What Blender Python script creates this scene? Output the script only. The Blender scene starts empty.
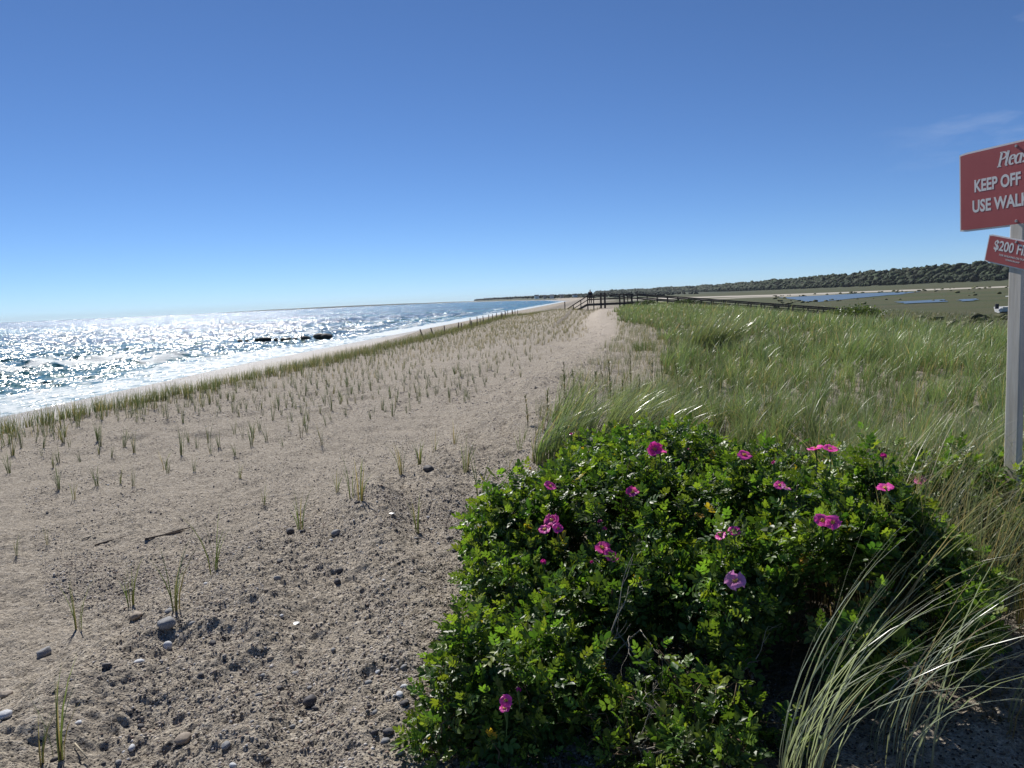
import bpy, math, random
import numpy as np
from mathutils import Vector, Matrix
rng = np.random.default_rng(7)
random.seed(7)
S = bpy.context.scene
COL = S.collection
R = math.radians

# ---------------------------------------------------------------- camera frame
F = 769.0
AZ, PITCH, ROLL = R(-6.5), R(6.27), R(2.55)
fw = Vector((math.sin(AZ)*math.cos(PITCH), math.cos(AZ)*math.cos(PITCH), -math.sin(PITCH)))
r0 = Vector((math.cos(AZ), -math.sin(AZ), 0)); u0 = r0.cross(fw)
rt = r0*math.cos(ROLL) - u0*math.sin(ROLL)
up = u0*math.cos(ROLL) + r0*math.sin(ROLL)
cam = bpy.data.objects.new('camera', bpy.data.cameras.new('camera'))
COL.objects.link(cam)
cam.matrix_world = Matrix((( rt.x, up.x, -fw.x, 0), (rt.y, up.y, -fw.y, 0), (rt.z, up.z, -fw.z, 0), (0, 0, 0, 1)))
cam.data.sensor_width = 36; cam.data.lens = 36*F/1024
cam.data.clip_start = 0.05; cam.data.clip_end = 40000
S.camera = cam
def ray(px, py):
    return (fw*F + rt*(px-512) + up*(384-py)).normalized()

# ---------------------------------------------------------------- noise
def _hash(ix, iy, seed):
    h = (ix.astype(np.int64)*374761393 + iy.astype(np.int64)*668265263 + seed*1274126177) & 0xffffffff
    h = ((h ^ (h >> 13))*1274126177) & 0xffffffff
    h = (h ^ (h >> 16)) & 0xffffff
    return h/float(0xffffff)
def vnoise(x, y, seed=0):
    x = np.asarray(x, float); y = np.asarray(y, float)
    ix = np.floor(x); iy = np.floor(y); fx = x-ix; fy = y-iy
    fx = fx*fx*fx*(fx*(fx*6-15)+10); fy = fy*fy*fy*(fy*(fy*6-15)+10)
    a = _hash(ix, iy, seed); b = _hash(ix+1, iy, seed); c = _hash(ix, iy+1, seed); d = _hash(ix+1, iy+1, seed)
    return (a*(1-fx)+b*fx)*(1-fy) + (c*(1-fx)+d*fx)*fy
def fbm(x, y, scale, octv=3, seed=0):
    s = 0; a = .5; t = 0
    for k in range(octv):
        ca, sa = math.cos(k*1.1+.4), math.sin(k*1.1+.4)
        s = s + a*(vnoise((x*ca-y*sa)/scale, (x*sa+y*ca)/scale, seed+k*17)*2-1); t += a; a *= .5; scale *= .5
    return s/t
def sst(a, b, x):
    t = np.clip((x-a)/(b-a), 0, 1); return t*t*(3-2*t)

# ---------------------------------------------------------------- terrain
SEA = -4.5
_PX = np.array([-9000, -200, -60, -36, -28.2, -21, -15, -12.4, -11, -8, -3.6, -2.7, -1.9, -.8, .5, 9.5, 18, 30, 9000.])
_PZ = np.array([-9, -9, -6.6, -5.0, -4.5, -4.05, -3.3, -2.65, -2.0, -2.08, -2.06, -1.99, -1.70, -1.62, -1.62, -1.6, -2.9, -4.3, -4.3])
def shore_x(v):
    return np.interp(v, [-3000, 22, 62, 800, 1400, 2200, 4000, 6000, 9500], [-28.7, -28.7, -31.4, -31.4, -90, -230, -620, -1000, -2500.])
def brow(v):
    return np.interp(v, [0, 4, 6, 10, 18, 30, 60], [-2.8, -2.5, -2.2, -1.5, -1.0, -.4, 0])
def H(x, y, fine=True):
    x = np.asarray(x, float); y = np.asarray(y, float)
    sh = (brow(y)+1.9)*sst(-7, -3, x)*(1-sst(-.3, 1.2, x))
    coast = shore_x(y)+28.7
    xs = x - sh - np.where(x < -3, coast, coast*np.clip((x+3)/1500, 0, 1)*0)
    z = np.interp(xs, _PX, _PZ)
    z = (np.interp(xs-.35, _PX, _PZ)+np.interp(xs+.35, _PX, _PZ)+2*z)/4
    left = 1-sst(-8, -3, x)
    inl = sst(-14, -10.5, x)
    z = z + left*inl*np.interp(y, [0, 14, 35, 60, 85, 97, 110], [0, 0, -.22, -.15, 0, .08, -.2])
    z = z + .42*sst(70, 94, y)*(1-sst(98, 112, y))*sst(-9, -5, x)*(1-sst(-2.5, 0, x))
    land = sst(-11, -9, x)*(1-sst(12, 20, x))
    z = z - .9*sst(102, 125, y)*land
    z = z + land*fbm(x, y, 9, 2, 3)*.07 + sst(1.2, 4, x)*land*fbm(x, y, 3.5, 3, 11)*.16
    z = z + (1-sst(-29, -20, x))*0 + sst(20, 40, x)*fbm(x, y, 40, 2, 5)*.08
    # woodland rise behind the marsh
    return z
def fine_h(x, y):
    d = np.hypot(x, y)
    near = 1-sst(14, 40, d)
    vn = 1-sst(7, 20, d)
    z = near*(fbm(x, y, .9, 3, 21)*.035)
    rid = sst(-3.6, -2.6, x-brow(y)-2.5)*(1-sst(1.0, 2.0, x-brow(y)))
    fur = fbm(x*1.0+y*.30, y*.22, .62, 3, 31)
    z = z + near*rid*fur*.19
    z = z + vn*fbm(x, y, .15, 3, 41)*.026 + vn*(.5-np.abs(fbm(x, y, .065, 2, 51)))*.024*np.clip(.8+rid*.5, 0, 1.3)
    z = z + (1-vn)*near*fbm(x, y, .22, 2, 61)*.03
    z = z + (1-sst(70, 130, d))*sst(8, 14, d)*(fbm(x, y, .8, 3, 63)*.04-sst(.6, .9, vnoise(x/.45, y/.6, 64))*.05)*sst(-12, -10.5, x)
    # small scattered footprints and pockets
    pk = vnoise(x/.33, y/.33, 77)
    z = z - near*(.35+.65*rid)*sst(.55, .98, pk)*.04
    z = z + sst(-26, -20, x)*(1-sst(-10, -12, x))*0
    return z
def HH(x, y): return H(x, y)+fine_h(x, y)
def ground(px, py):
    d = ray(px, py); t = np.geomspace(.6, 3000, 4000)
    z = HH(d.x*t, d.y*t)
    i = np.argmax(d.z*t < z)
    a, b = t[max(i-1, 0)], t[i]
    tt = np.linspace(a, b, 24); zz = HH(d.x*tt, d.y*tt); j = np.argmax(d.z*tt <= zz); s = tt[j]
    return Vector((d.x*s, d.y*s, float(zz[j])))

# ---------------------------------------------------------------- object helpers
def tag(o, label=None, cat=None, group=None, kind=None):
    if label: o['label'] = label
    if cat: o['category'] = cat
    if group: o['group'] = group
    if kind: o['kind'] = kind
    return o
def empty(name, loc=(0, 0, 0), rz=0, parent=None):
    o = bpy.data.objects.new(name, None); o.empty_display_size = .2; COL.objects.link(o)
    o.location = loc; o.rotation_euler = (0, 0, rz)
    if parent: o.parent = parent
    return o
def mesh_np(name, V, faces, k, mat, parent=None, color=None, smooth=False, mats=None, midx=None, extra=None):
    """V (n,3) ; faces flat int array with k verts per face"""
    V = np.ascontiguousarray(V, dtype=np.float32); faces = np.ascontiguousarray(faces, dtype=np.int32).reshape(-1)
    me = bpy.data.meshes.new(name); nf = len(faces)//k
    me.vertices.add(len(V)); me.vertices.foreach_set('co', V.reshape(-1))
    me.loops.add(len(faces)); me.loops.foreach_set('vertex_index', faces)
    me.polygons.add(nf); me.polygons.foreach_set('loop_start', np.arange(0, len(faces), k, dtype=np.int32))
    me.polygons.foreach_set('loop_total', np.full(nf, k, dtype=np.int32))
    if smooth: me.polygons.foreach_set('use_smooth', np.ones(nf, dtype=bool))
    for nm, arr in ([('Col', color)] if color is not None else [])+list((extra or {}).items()):
        at = me.attributes.new(nm, 'FLOAT_COLOR', 'POINT')
        c = np.ones((len(V), 4), np.float32); c[:, :arr.shape[1]] = arr
        at.data.foreach_set('color', c.reshape(-1))
    me.update(calc_edges=True)
    me.validate()
    me.materials.append(mat)
    for m in (mats or []): me.materials.append(m)
    if midx is not None: me.polygons.foreach_set('material_index', np.ascontiguousarray(midx, dtype=np.int32))
    o = bpy.data.objects.new(name, me); COL.objects.link(o)
    if parent: o.parent = parent
    return o
class MB:
    def __init__(s): s.v = []; s.f = []
    def add(s, vs, fs):
        n = len(s.v); s.v += [tuple(v) for v in vs]; s.f += [tuple(n+i for i in f) for f in fs]; return s
    def box(s, c, d, M=None):
        x, y, z = d[0]/2, d[1]/2, d[2]/2
        vs = [Vector((a*x, b*y, e*z)) for a in (-1, 1) for b in (-1, 1) for e in (-1, 1)]
        if M is not None: vs = [M @ v for v in vs]
        vs = [v+Vector(c) for v in vs]
        return s.add(vs, [(0, 1, 3, 2), (4, 6, 7, 5), (0, 4, 5, 1), (2, 3, 7, 6), (0, 2, 6, 4), (1, 5, 7, 3)])
    def bar(s, a, b, w, h):
        a, b = Vector(a), Vector(b); d = (b-a); L = d.length; d.normalize()
        side = d.cross(Vector((0, 0, 1)))
        if side.length < 1e-3: side = Vector((1, 0, 0))
        side.normalize(); u = side.cross(d)
        M = Matrix((( d.x, side.x, u.x), (d.y, side.y, u.y), (d.z, side.z, u.z)))
        return s.box((a+b)/2, (L, w, h), M)
    def tube(s, pts, rad, n=5):
        pts = [Vector(p) for p in pts]; vs = []; fs = []
        for i, p in enumerate(pts):
            t = (pts[min(i+1, len(pts)-1)]-pts[max(i-1, 0)]).normalized()
            a = t.cross(Vector((.31, .2, .93))).normalized(); b = t.cross(a)
            for k in range(n):
                an = 2*math.pi*k/n; vs.append(p+(a*math.cos(an)+b*math.sin(an))*rad[i])
        for i in range(len(pts)-1):
            for k in range(n):
                fs.append((i*n+k, i*n+(k+1) % n, (i+1)*n+(k+1) % n, (i+1)*n+k))
        fs.append(tuple(range(n))[::-1]); fs.append(tuple((len(pts)-1)*n+k for k in range(n)))
        return s.add(vs, fs)
    def build(s, name, mat, parent=None, smooth=False, bevel=0):
        me = bpy.data.meshes.new(name); me.from_pydata(s.v, [], s.f); me.materials.append(mat)
        if smooth: me.polygons.foreach_set('use_smooth', [True]*len(me.polygons))
        me.update(); o = bpy.data.objects.new(name, me); COL.objects.link(o)
        if parent: o.parent = parent
        if bevel:
            m = o.modifiers.new('bevel', 'BEVEL'); m.width = bevel; m.segments = 2
        return o
def copy_tree(o, parent=None):
    c = o.copy(); COL.objects.link(c)
    if parent: c.parent = parent
    for ch in list(o.children): copy_tree(ch, c)
    return c

# ---------------------------------------------------------------- materials
class NT:
    def __init__(s, name):
        s.m = bpy.data.materials.new(name); s.m.use_nodes = True; s.t = s.m.node_tree; s.t.nodes.clear()
        s.out = s.n('ShaderNodeOutputMaterial')
    def n(s, t, **kw):
        nd = s.t.nodes.new(t)
        for k, v in kw.items():
            if k.startswith('_'): nd.inputs[k[1:].replace('_', ' ')].default_value = v
            else: setattr(nd, k, v)
        return nd
    def l(s, a, b): s.t.links.new(a, b)
    def pos(s): return s.n('ShaderNodeNewGeometry').outputs['Position']
    def noise(s, scale, detail=3, rough=.55, vec=None, out='Fac'):
        nd = s.n('ShaderNodeTexNoise'); nd.inputs['Scale'].default_value = scale; nd.inputs['Detail'].default_value = detail
        nd.inputs['Roughness'].default_value = rough
        if vec is not None: s.l(vec, nd.inputs['Vector'])
        return nd.outputs[out]
    def ramp(s, fac, stops):
        nd = s.n('ShaderNodeValToRGB'); e = nd.color_ramp.elements
        while len(e) < len(stops): e.new(.5)
        for i, (p, c) in enumerate(stops):
            e[i].position = p; e[i].color = (*c, 1) if len(c) == 3 else c
        s.l(fac, nd.inputs['Fac']); return nd.outputs['Color']
    def mix(s, fac, a, b, mode='MIX'):
        nd = s.n('ShaderNodeMix', data_type='RGBA', blend_type=mode)
        for sock, v in ((nd.inputs[0], fac), (nd.inputs[6], a), (nd.inputs[7], b)):
            if isinstance(v, (int, float)): sock.default_value = v
            elif isinstance(v, tuple): sock.default_value = (*v, 1)
            else: s.l(v, sock)
        return nd.outputs[2]
    def math(s, op, a, b=0.0, clamp=False):
        nd = s.n('ShaderNodeMath', operation=op, use_clamp=clamp)
        for i, v in enumerate((a, b)):
            if isinstance(v, (int, float)): nd.inputs[i].default_value = v
            else: s.l(v, nd.inputs[i])
        return nd.outputs[0]
    def bump(s, h, strength=.5, dist=.02, normal=None):
        nd = s.n('ShaderNodeBump'); nd.inputs['Strength'].default_value = strength; nd.inputs['Distance'].default_value = dist
        s.l(h, nd.inputs['Height'])
        if normal is not None: s.l(normal, nd.inputs['Normal'])
        return nd.outputs['Normal']
    def pbsdf(s, color, rough=.8, normal=None, spec=.3, connect=True, **kw):
        nd = s.n('ShaderNodeBsdfPrincipled')
        if isinstance(color, tuple): nd.inputs['Base Color'].default_value = (*color, 1)
        else: s.l(color, nd.inputs['Base Color'])
        if isinstance(rough, (int, float)): nd.inputs['Roughness'].default_value = rough
        else: s.l(rough, nd.inputs['Roughness'])
        nd.inputs['Specular IOR Level'].default_value = spec
        if normal is not None: s.l(normal, nd.inputs['Normal'])
        if connect: s.l(nd.outputs[0], s.out.inputs['Surface'])
        return nd
def simple(name, col, rough=.7, spec=.3, var=.25, scale=6, bump=.2, bdist=.005):
    t = NT(name); p = t.n('ShaderNodeTexCoord').outputs['Object']
    nz = t.noise(scale, 5, .6, p)
    c = t.mix(nz, tuple(x*(1-var) for x in col), tuple(min(1, x*(1+var)) for x in col))
    t.pbsdf(c, rough, t.bump(nz, bump, bdist), spec)
    return t.m
def leafy(name, trans=.35, rough=.4, spec=.5, tint=(1, 1, 1), gloss_w=None, bright=1.0, ttint=(1.5, 1.6, .55)):
    t = NT(name); a = t.n('ShaderNodeAttribute', attribute_name='Col').outputs['Color']
    c = t.mix(1.0, a, tuple(x*bright for x in tint), 'MULTIPLY')
    p = t.pbsdf(c, rough, None, spec, connect=False)
    tr = t.n('ShaderNodeBsdfTranslucent')
    tc = t.mix(1.0, c, ttint, 'MULTIPLY'); t.l(tc, tr.inputs['Color'])
    mx = t.n('ShaderNodeMixShader'); mx.inputs[0].default_value = trans
    t.l(p.outputs[0], mx.inputs[1]); t.l(tr.outputs[0], mx.inputs[2]); t.l(mx.outputs[0], t.out.inputs['Surface'])
    return t.m
M_grass = leafy('beachgrass_blades', .34, .38, .5, ttint=(1.25, 1.3, .75))
M_leaf = leafy('rose_leaves', .38, .42, .42)
M_tree = leafy('woodland_leaves', .1, .8, .2)

def sand_material():
    t = NT('dune_sand'); p = t.pos()
    a = t.n('ShaderNodeAttribute', attribute_name='Mask'); sep = t.n('ShaderNodeSeparateColor'); t.l(a.outputs['Color'], sep.inputs[0])
    green, gravel, wet = sep.outputs[0], sep.outputs[1], sep.outputs[2]
    a2 = t.n('ShaderNodeAttribute', attribute_name='MaskB'); sep2 = t.n('ShaderNodeSeparateColor'); t.l(a2.outputs['Color'], sep2.inputs[0])
    smooth_sand = sep2.outputs[0]; sbar = sep2.outputs[1]; shaded_soil = sep2.outputs[2]
    big = t.noise(.9, 7, .75, p); mid = t.noise(9, 5, .65, p); fin = t.noise(85, 4, .75, p)
    base = t.mix(big, (.335, .305, .262), (.44, .405, .35))
    base = t.mix(t.math('MULTIPLY', mid, .55), base, (.27, .235, .20))
    base = t.mix(t.math('MULTIPLY', gravel, .5), base, (.58, .52, .42))
    grain = t.ramp(fin, [(.32, (.06, .056, .05)), (.44, (.30, .26, .22)), (.56, (.55, .49, .39)), (.70, (.74, .68, .57))])
    base = t.mix(.55, base, grain)
    # pebbles as cells of differing stone colour
    v = t.n('ShaderNodeTexVoronoi'); v.inputs['Scale'].default_value = 75; t.l(p, v.inputs['Vector'])
    vs = t.n('ShaderNodeSeparateColor'); t.l(v.outputs['Color'], vs.inputs[0])
    pebc = t.ramp(vs.outputs[0], [(0, (.05, .05, .052)), (.35, (.13, .12, .115)), (.6, (.24, .2, .17)), (.85, (.38, .34, .3)), (1, (.6, .57, .53))])
    thr = t.math('ADD', t.math('MULTIPLY', gravel, .45), .19)
    isP = t.math('LESS_THAN', vs.outputs[1], thr)
    near = t.math('LESS_THAN', v.outputs['Distance'], .43)
    pm = t.math('MULTIPLY', isP, near)
    base = t.mix(pm, base, pebc)
    spk = t.ramp(t.noise(21, 4, .8, p), [(.36, (.16, .145, .13)), (.50, (.62, .58, .52)), (.64, (1, 1, 1))]); base = t.mix(.55, base, t.mix(1.0, base, t.mix(1.0, spk, (1.35, 1.35, 1.35), 'MULTIPLY'), 'MULTIPLY'))
    # scattered darker grit patches
    pat = t.ramp(t.noise(2.6, 5, .7, p), [(.46, (0, 0, 0)), (.62, (1, 1, 1))])
    base = t.mix(t.math('MULTIPLY', t.math('MULTIPLY', pat, gravel), .22), base, (.15, .14, .135))
    # smooth trodden sand, marsh, wet beach
    base = t.mix(t.math('MULTIPLY', smooth_sand, .6), base, t.mix(fin, (.44, .37, .30), (.56, .49, .41)))
    gcol = t.ramp(t.noise(.035, 5, .65, p), [(.3, (.035, .05, .02)), (.5, (.065, .085, .03)), (.7, (.12, .12, .05))])
    mpg = t.n('ShaderNodeMapping'); t.l(p, mpg.inputs['Vector']); mpg.inputs['Scale'].default_value = (.012, .05, 1); mpg.inputs['Rotation'].default_value = (0, 0, .35)
    gcol = t.mix(t.ramp(t.noise(1.0, 5, .65, mpg.outputs[0]), [(.42, (0, 0, 0)), (.6, (1, 1, 1))]), gcol, (.11, .095, .05)); gcol = t.mix(t.noise(.9, 3, .6, p), gcol, (.05, .06, .026))
    base = t.mix(green, base, gcol)
    base = t.mix(sbar, base, (.45, .41, .35))
    base = t.mix(shaded_soil, base, t.mix(mid, (.06, .05, .035), (.15, .12, .09)))  # dark brown earth, deepened under the roses to paint in their shade
    base = t.mix(t.math('MULTIPLY', wet, .6), base, (.13, .11, .09))
    pebh = t.math('MULTIPLY', pm, t.math('SUBTRACT', .5, v.outputs['Distance']))
    h = t.math('ADD', t.math('MULTIPLY', pebh, 1.3), t.math('ADD', t.math('MULTIPLY', fin, .35), t.math('MULTIPLY', t.noise(34, 4, .65, p), 1.1)))
    rough = t.math('SUBTRACT', .95, t.math('MULTIPLY', wet, .55))
    t.pbsdf(base, rough, t.bump(h, 1.0, .030), .2)
    return t.m
M_sand = sand_material()

def sea_material():
    t = NT('sea_water'); p = t.pos()
    a = t.n('ShaderNodeAttribute', attribute_name='Mask'); sep = t.n('ShaderNodeSeparateColor'); t.l(a.outputs['Color'], sep.inputs[0])
    foam, shallow, turq = sep.outputs
    mp = t.n('ShaderNodeMapping'); t.l(p, mp.inputs['Vector']); mp.inputs['Scale'].default_value = (1, .55, 1)
    n1 = t.noise(1.1, 4, .6, mp.outputs[0]); n2 = t.noise(4.5, 3, .6, mp.outputs[0]); n3 = t.noise(.25, 3, .6, mp.outputs[0])
    h = t.math('ADD', t.math('ADD', t.math('MULTIPLY', n1, 1.0), t.math('MULTIPLY', n2, .32)), t.math('MULTIPLY', n3, 1.6))
    geo = t.n('ShaderNodeNewGeometry').outputs['Normal']
    def pert(scale, amp, prev):
        c = t.noise(scale, 2, .6, mp.outputs[0], out='Color')
        sb_ = t.n('ShaderNodeVectorMath', operation='SUBTRACT'); t.l(c, sb_.inputs[0]); sb_.inputs[1].default_value = (.5, .5, .5)
        ml = t.n('ShaderNodeVectorMath', operation='MULTIPLY'); t.l(sb_.outputs[0], ml.inputs[0]); ml.inputs[1].default_value = (amp, amp, 0)
        ad = t.n('ShaderNodeVectorMath', operation='ADD'); t.l(prev, ad.inputs[0]); t.l(ml.outputs[0], ad.inputs[1]); return ad.outputs[0]
    nn = pert(4.5, 1.8, pert(1.5, 1.9, pert(.35, .8, geo)))
    nv = t.n('ShaderNodeVectorMath', operation='NORMALIZE'); t.l(nn, nv.inputs[0]); nrm = nv.outputs[0]
    deep = t.mix(t.noise(.03, 3, .6, p), (.012, .05, .075), (.018, .085, .10))
    col = t.mix(turq, deep, (.05, .22, .22)); col = t.mix(shallow, col, (.10, .20, .18))
    w = t.pbsdf(col, .20, nrm, .5, connect=False)
    w.inputs['IOR'].default_value = 1.33
    fm = t.math('ADD', foam, t.math('MULTIPLY', t.math('SUBTRACT', t.noise(1.3, 6, .72, mp.outputs[0]), .5), 2.0))
    fm = t.ramp(fm, [(.44, (0, 0, 0)), (.74, (1, 1, 1))])
    fm = t.math('MULTIPLY', fm, t.math('MINIMUM', t.math('MULTIPLY', foam, 6.0), 1.0))
    fs = t.pbsdf(t.mix(t.noise(2.2, 6, .7, mp.outputs[0]), (.20, .29, .34), (.66, .69, .70)), .6, t.bump(t.noise(6, 5, .7, p), .8, .12), .3, connect=False)
    mx = t.n('ShaderNodeMixShader'); t.l(fm, mx.inputs[0]); t.l(w.outputs[0], mx.inputs[1]); t.l(fs.outputs[0], mx.inputs[2])
    t.l(mx.outputs[0], t.out.inputs['Surface'])
    return t.m
M_sea = sea_material()
def creek_material():
    t = NT('creek_water'); p = t.pos()
    t.pbsdf((.10, .13, .14), .3, t.bump(t.noise(2.0, 3, .6, p), .5, .05), .5)
    return t.m
M_creek = creek_material()
def wood_material(name, a, b, rough=.8):
    t = NT(name); oc = t.n('ShaderNodeTexCoord').outputs['Object']
    mp = t.n('ShaderNodeMapping'); t.l(oc, mp.inputs['Vector']); mp.inputs['Scale'].default_value = (22, 22, 1.6)
    g = t.noise(1.0, 6, .65, mp.outputs[0]); kn = t.noise(3.0, 3, .5, oc)
    c = t.mix(t.ramp(g, [(.35, (0, 0, 0)), (.65, (1, 1, 1))]), a, b)
    c = t.mix(t.ramp(kn, [(.62, (0, 0, 0)), (.72, (1, 1, 1))]), c, tuple(x*.55 for x in a))
    t.pbsdf(c, rough, t.bump(g, .5, .003), .2); return t.m
M_postwood = wood_material('haze_paled_weathered_wood', (.50, .45, .38), (.70, .66, .59))  # sign post wood, tones raised to stand in for pale haze
M_deckwood = wood_material('dark_weathered_timber', (.045, .04, .036), (.10, .09, .08))
M_fencewood = wood_material('fence_post_wood', (.09, .075, .06), (.18, .15, .12))

# ---------------------------------------------------------------- terrain mesh (one sheet out to the horizon)
def angles(front_lo, front_hi, dense, coarse):
    a = list(np.arange(front_lo, front_hi, dense)); b = front_hi
    step = dense
    while b < front_lo+2*math.pi-coarse:
        a.append(b); step = min(step*1.25, coarse); b += step
    return np.array(a)
def polar(rs, an, closed):
    rr, aa = np.meshgrid(rs, an, indexing='ij')
    x = rr*np.sin(aa); y = rr*np.cos(aa); n, m = rr.shape
    i = np.arange(n-1)[:, None]*m; j = np.arange(m if closed else m-1)[None, :]; j2 = (j+1) % m
    q = np.stack([i+j, i+m+j, i+m+j2, i+j2], -1).reshape(-1, 4)
    return x.ravel(), y.ravel(), q, n, m
rs = np.concatenate([np.array([.02, .3, .7, 1.1, 1.4, 1.6]), np.geomspace(1.7, 9, 560), np.geomspace(9.05, 130, 420)[0:], np.geomspace(131, 9000, 150)])
an = angles(R(-48), R(38), R(.115), R(6))
x, y, q, n, m = polar(rs, an, True)
z = HH(x, y)
sx = shore_x(y)
d = np.hypot(x, y)
dist_shore = x-sx
green = sst(13, 24, x+fbm(x, y, 9, 3, 5)*3)
# far land also behind the beach further down the coast
green = np.maximum(green, sst(130, 220, y)*sst(sx+25, sx+45, x))
gravel = np.clip(.8*sst(-2.0, 2.4, x-brow(y)+.6+fbm(x, y, .8, 3, 8)*1.4)*(1-sst(1.5, 4, x))*(1-sst(22, 45, y)) + .18 + .30*fbm(x, y, 1.6, 3, 19), 0, 1)
bro = np.exp(-((x-brow(y))/.35)**2)*(1-sst(20, 30, y))
gravel = np.clip(gravel+bro*.5*(fbm(x, y, .5, 2, 9)+.6), 0, 1)
wet = 1-sst(3.0, 12, dist_shore+fbm(x, y, 6, 2, 13)*1.2)
path_c = np.interp(y, [0, 22, 40, 60, 80, 95], [.2, .6, .4, -.2, .2, 1.6]); path_w = np.interp(y, [0, 20, 40, 70, 95], [.2, .9, 1.2, 1.4, 1.6])
smooth = np.exp(-((x-path_c)/path_w)**2)*sst(18, 34, y)*(1-sst(100, 108, y))
beach = sst(1.0, 4.0, dist_shore)*(1-sst(16, 18.5, dist_shore))*(y < 900)
smooth = np.clip(np.maximum(smooth, beach*.3), 0, 1)
# pale sandbank along the creek in the marsh
def seg_dist(x, y, pts):
    best = np.full(x.shape, 1e9)
    for (ax, ay), (bx, by) in zip(pts[:-1], pts[1:]):
        dx, dy = bx-ax, by-ay; t = np.clip(((x-ax)*dx+(y-ay)*dy)/(dx*dx+dy*dy), 0, 1)
        best = np.minimum(best, np.hypot(x-ax-t*dx, y-ay-t*dy))
    return best
def mpt(px, drop):
    """point on the marsh plain seen at this many pixels below the horizon"""
    v = 4.28*F/drop; vx = (px-600)/F
    return (v*vx, v)
bank = [mpt(640, 5.0), mpt(700, 6.2), mpt(790, 7.2), mpt(860, 7.6), mpt(940, 8.4), mpt(1030, 8.8), mpt(1200, 9)]
sb = 1-sst(22, 36, seg_dist(x, y, bank)+fbm(x, y, 40, 3, 23)*9)
bank2 = [mpt(640, 8.5), mpt(760, 8.0), mpt(800, 8.6)]
sb = np.maximum(sb, .7*(1-sst(14, 24, seg_dist(x, y, bank2)+fbm(x, y, 40, 3, 27)*9)))
shaded_soil = np.zeros_like(x)
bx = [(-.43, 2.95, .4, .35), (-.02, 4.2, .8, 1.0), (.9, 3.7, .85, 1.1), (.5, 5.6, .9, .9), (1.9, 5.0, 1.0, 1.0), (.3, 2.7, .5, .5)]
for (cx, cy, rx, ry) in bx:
    shaded_soil = np.maximum(shaded_soil, 1-sst(.55, 1.1, np.hypot((x-cx)/rx, (y-cy)/ry)+fbm(x, y, .3, 2, 3)*.25))
shaded_soil = np.maximum(shaded_soil*.8, .35*sst(1, 3, x)*(1-sst(12, 14, x))*sst(-.2, .3, fbm(x, y, 1.5, 3, 71)))
z = np.where(d > 8000, z-3, z)
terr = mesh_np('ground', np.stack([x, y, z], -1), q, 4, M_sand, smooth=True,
               extra={'Mask': np.stack([green, gravel, wet], -1), 'MaskB': np.stack([smooth, sb, shaded_soil], -1)})
tag(terr, 'sandy dune, beach and marsh ground reaching to the horizon', None, None, 'structure')

# ---------------------------------------------------------------- sea
rs = np.geomspace(20, 9100, 1150); an = np.arange(R(-62), R(16), R(.085))
an = np.concatenate([np.arange(R(-120), R(-62), R(1.0)), an])
x, y, q, n, m = polar(rs, an, False)
rr = np.hypot(x, y); sp = rr*.0053
zz = np.zeros_like(x)
wr = np.random.default_rng(3)
dsh = shore_x(y)-x                      # metres out from the waterline
damp = sst(-1, 14, dsh)
for k in range(46):
    L = .9*(22/.9)**(k/45.)*wr.uniform(.9, 1.1); th = (R(95)+R(25)*wr.normal()) if L > 9 else (R(140)+R(50)*wr.normal())
    kx, ky = math.sin(th)*2*math.pi/L, math.cos(th)*2*math.pi/L
    A = .0135*L**.72*(1 if L < 9 else .5); ph = wr.uniform(0, 6.28)
    w = sst(2.2, 5, L/sp)
    s = np.sin(kx*x+ky*y+ph)
    zz += A*w*(1-2*np.abs(s)**1.0*0+s+.25*s*s)*damp if False else A*w*(s+.3*np.cos(2*(kx*x+ky*y+ph)))*damp
# breakers rolling in along the shore
foam = np.zeros_like(x)
for (off, hgt, wd, y0, y1, sd) in [(12, .45, 1.1, 25, 95, 1), (21, .35, 1.4, 40, 200, 2), (7, .25, .9, 60, 330, 3), (31, .3, 1.6, 20, 120, 4), (17, .3, 1.3, 140, 420, 5)]:
    c = off+fbm(x*0+sd*9.1, y, 22, 2, 80+sd)*2.5
    amp = sst(y0, y0+14, y)*(1-sst(y1-25, y1, y))*sst(-.35, .25, fbm(x*0+sd*3.3, y, 16, 2, 90+sd))
    t = (dsh-c)/wd
    zz += 1.25*hgt*amp*np.exp(-t*t)*(rr < 500)
    foam = np.maximum(foam, amp*np.exp(-((t+.8)/1.0)**2)*.85)
near = .66*(1-sst(3.5, 9.5, dsh+fbm(x, y, 7, 3, 14)*4.5))
far = 1-sst(3, 6, dsh+fbm(x, y, 7, 3, 14)*1.5)
foam = np.maximum(foam, np.where(y < 110, near, far))
foam = np.maximum(foam, .5*(1-sst(8, 15, dsh))*sst(-.1, .5, fbm(x, y, 5, 3, 15)))
caps = sst(.42, .75, zz)*.25*(dsh < 400)
foam = np.maximum(foam, caps)
# a patch of white water further along
foam = np.maximum(foam, .8*np.exp(-(((x+52)/7)**2+((y-165)/11)**2)))
shal = (1-sst(0, 16, dsh))*.8
turq = sst(25, 60, y)*np.clip(.25+fbm(x, y, 60, 3, 44)*.8, 0, 1)*(1-sst(300, 900, dsh))
zsurf = SEA+zz+.06*(1-sst(0, 8, dsh))
zsurf = np.where(dsh < -6, SEA-.6, zsurf)
sea = mesh_np('sea', np.stack([x, y, zsurf], -1), q, 4, M_sea, smooth=True, extra={'Mask': np.stack([foam, shal, turq], -1)})
tag(sea, 'choppy glittering blue green sea with white surf along the shore', None, None, 'structure')

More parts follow.
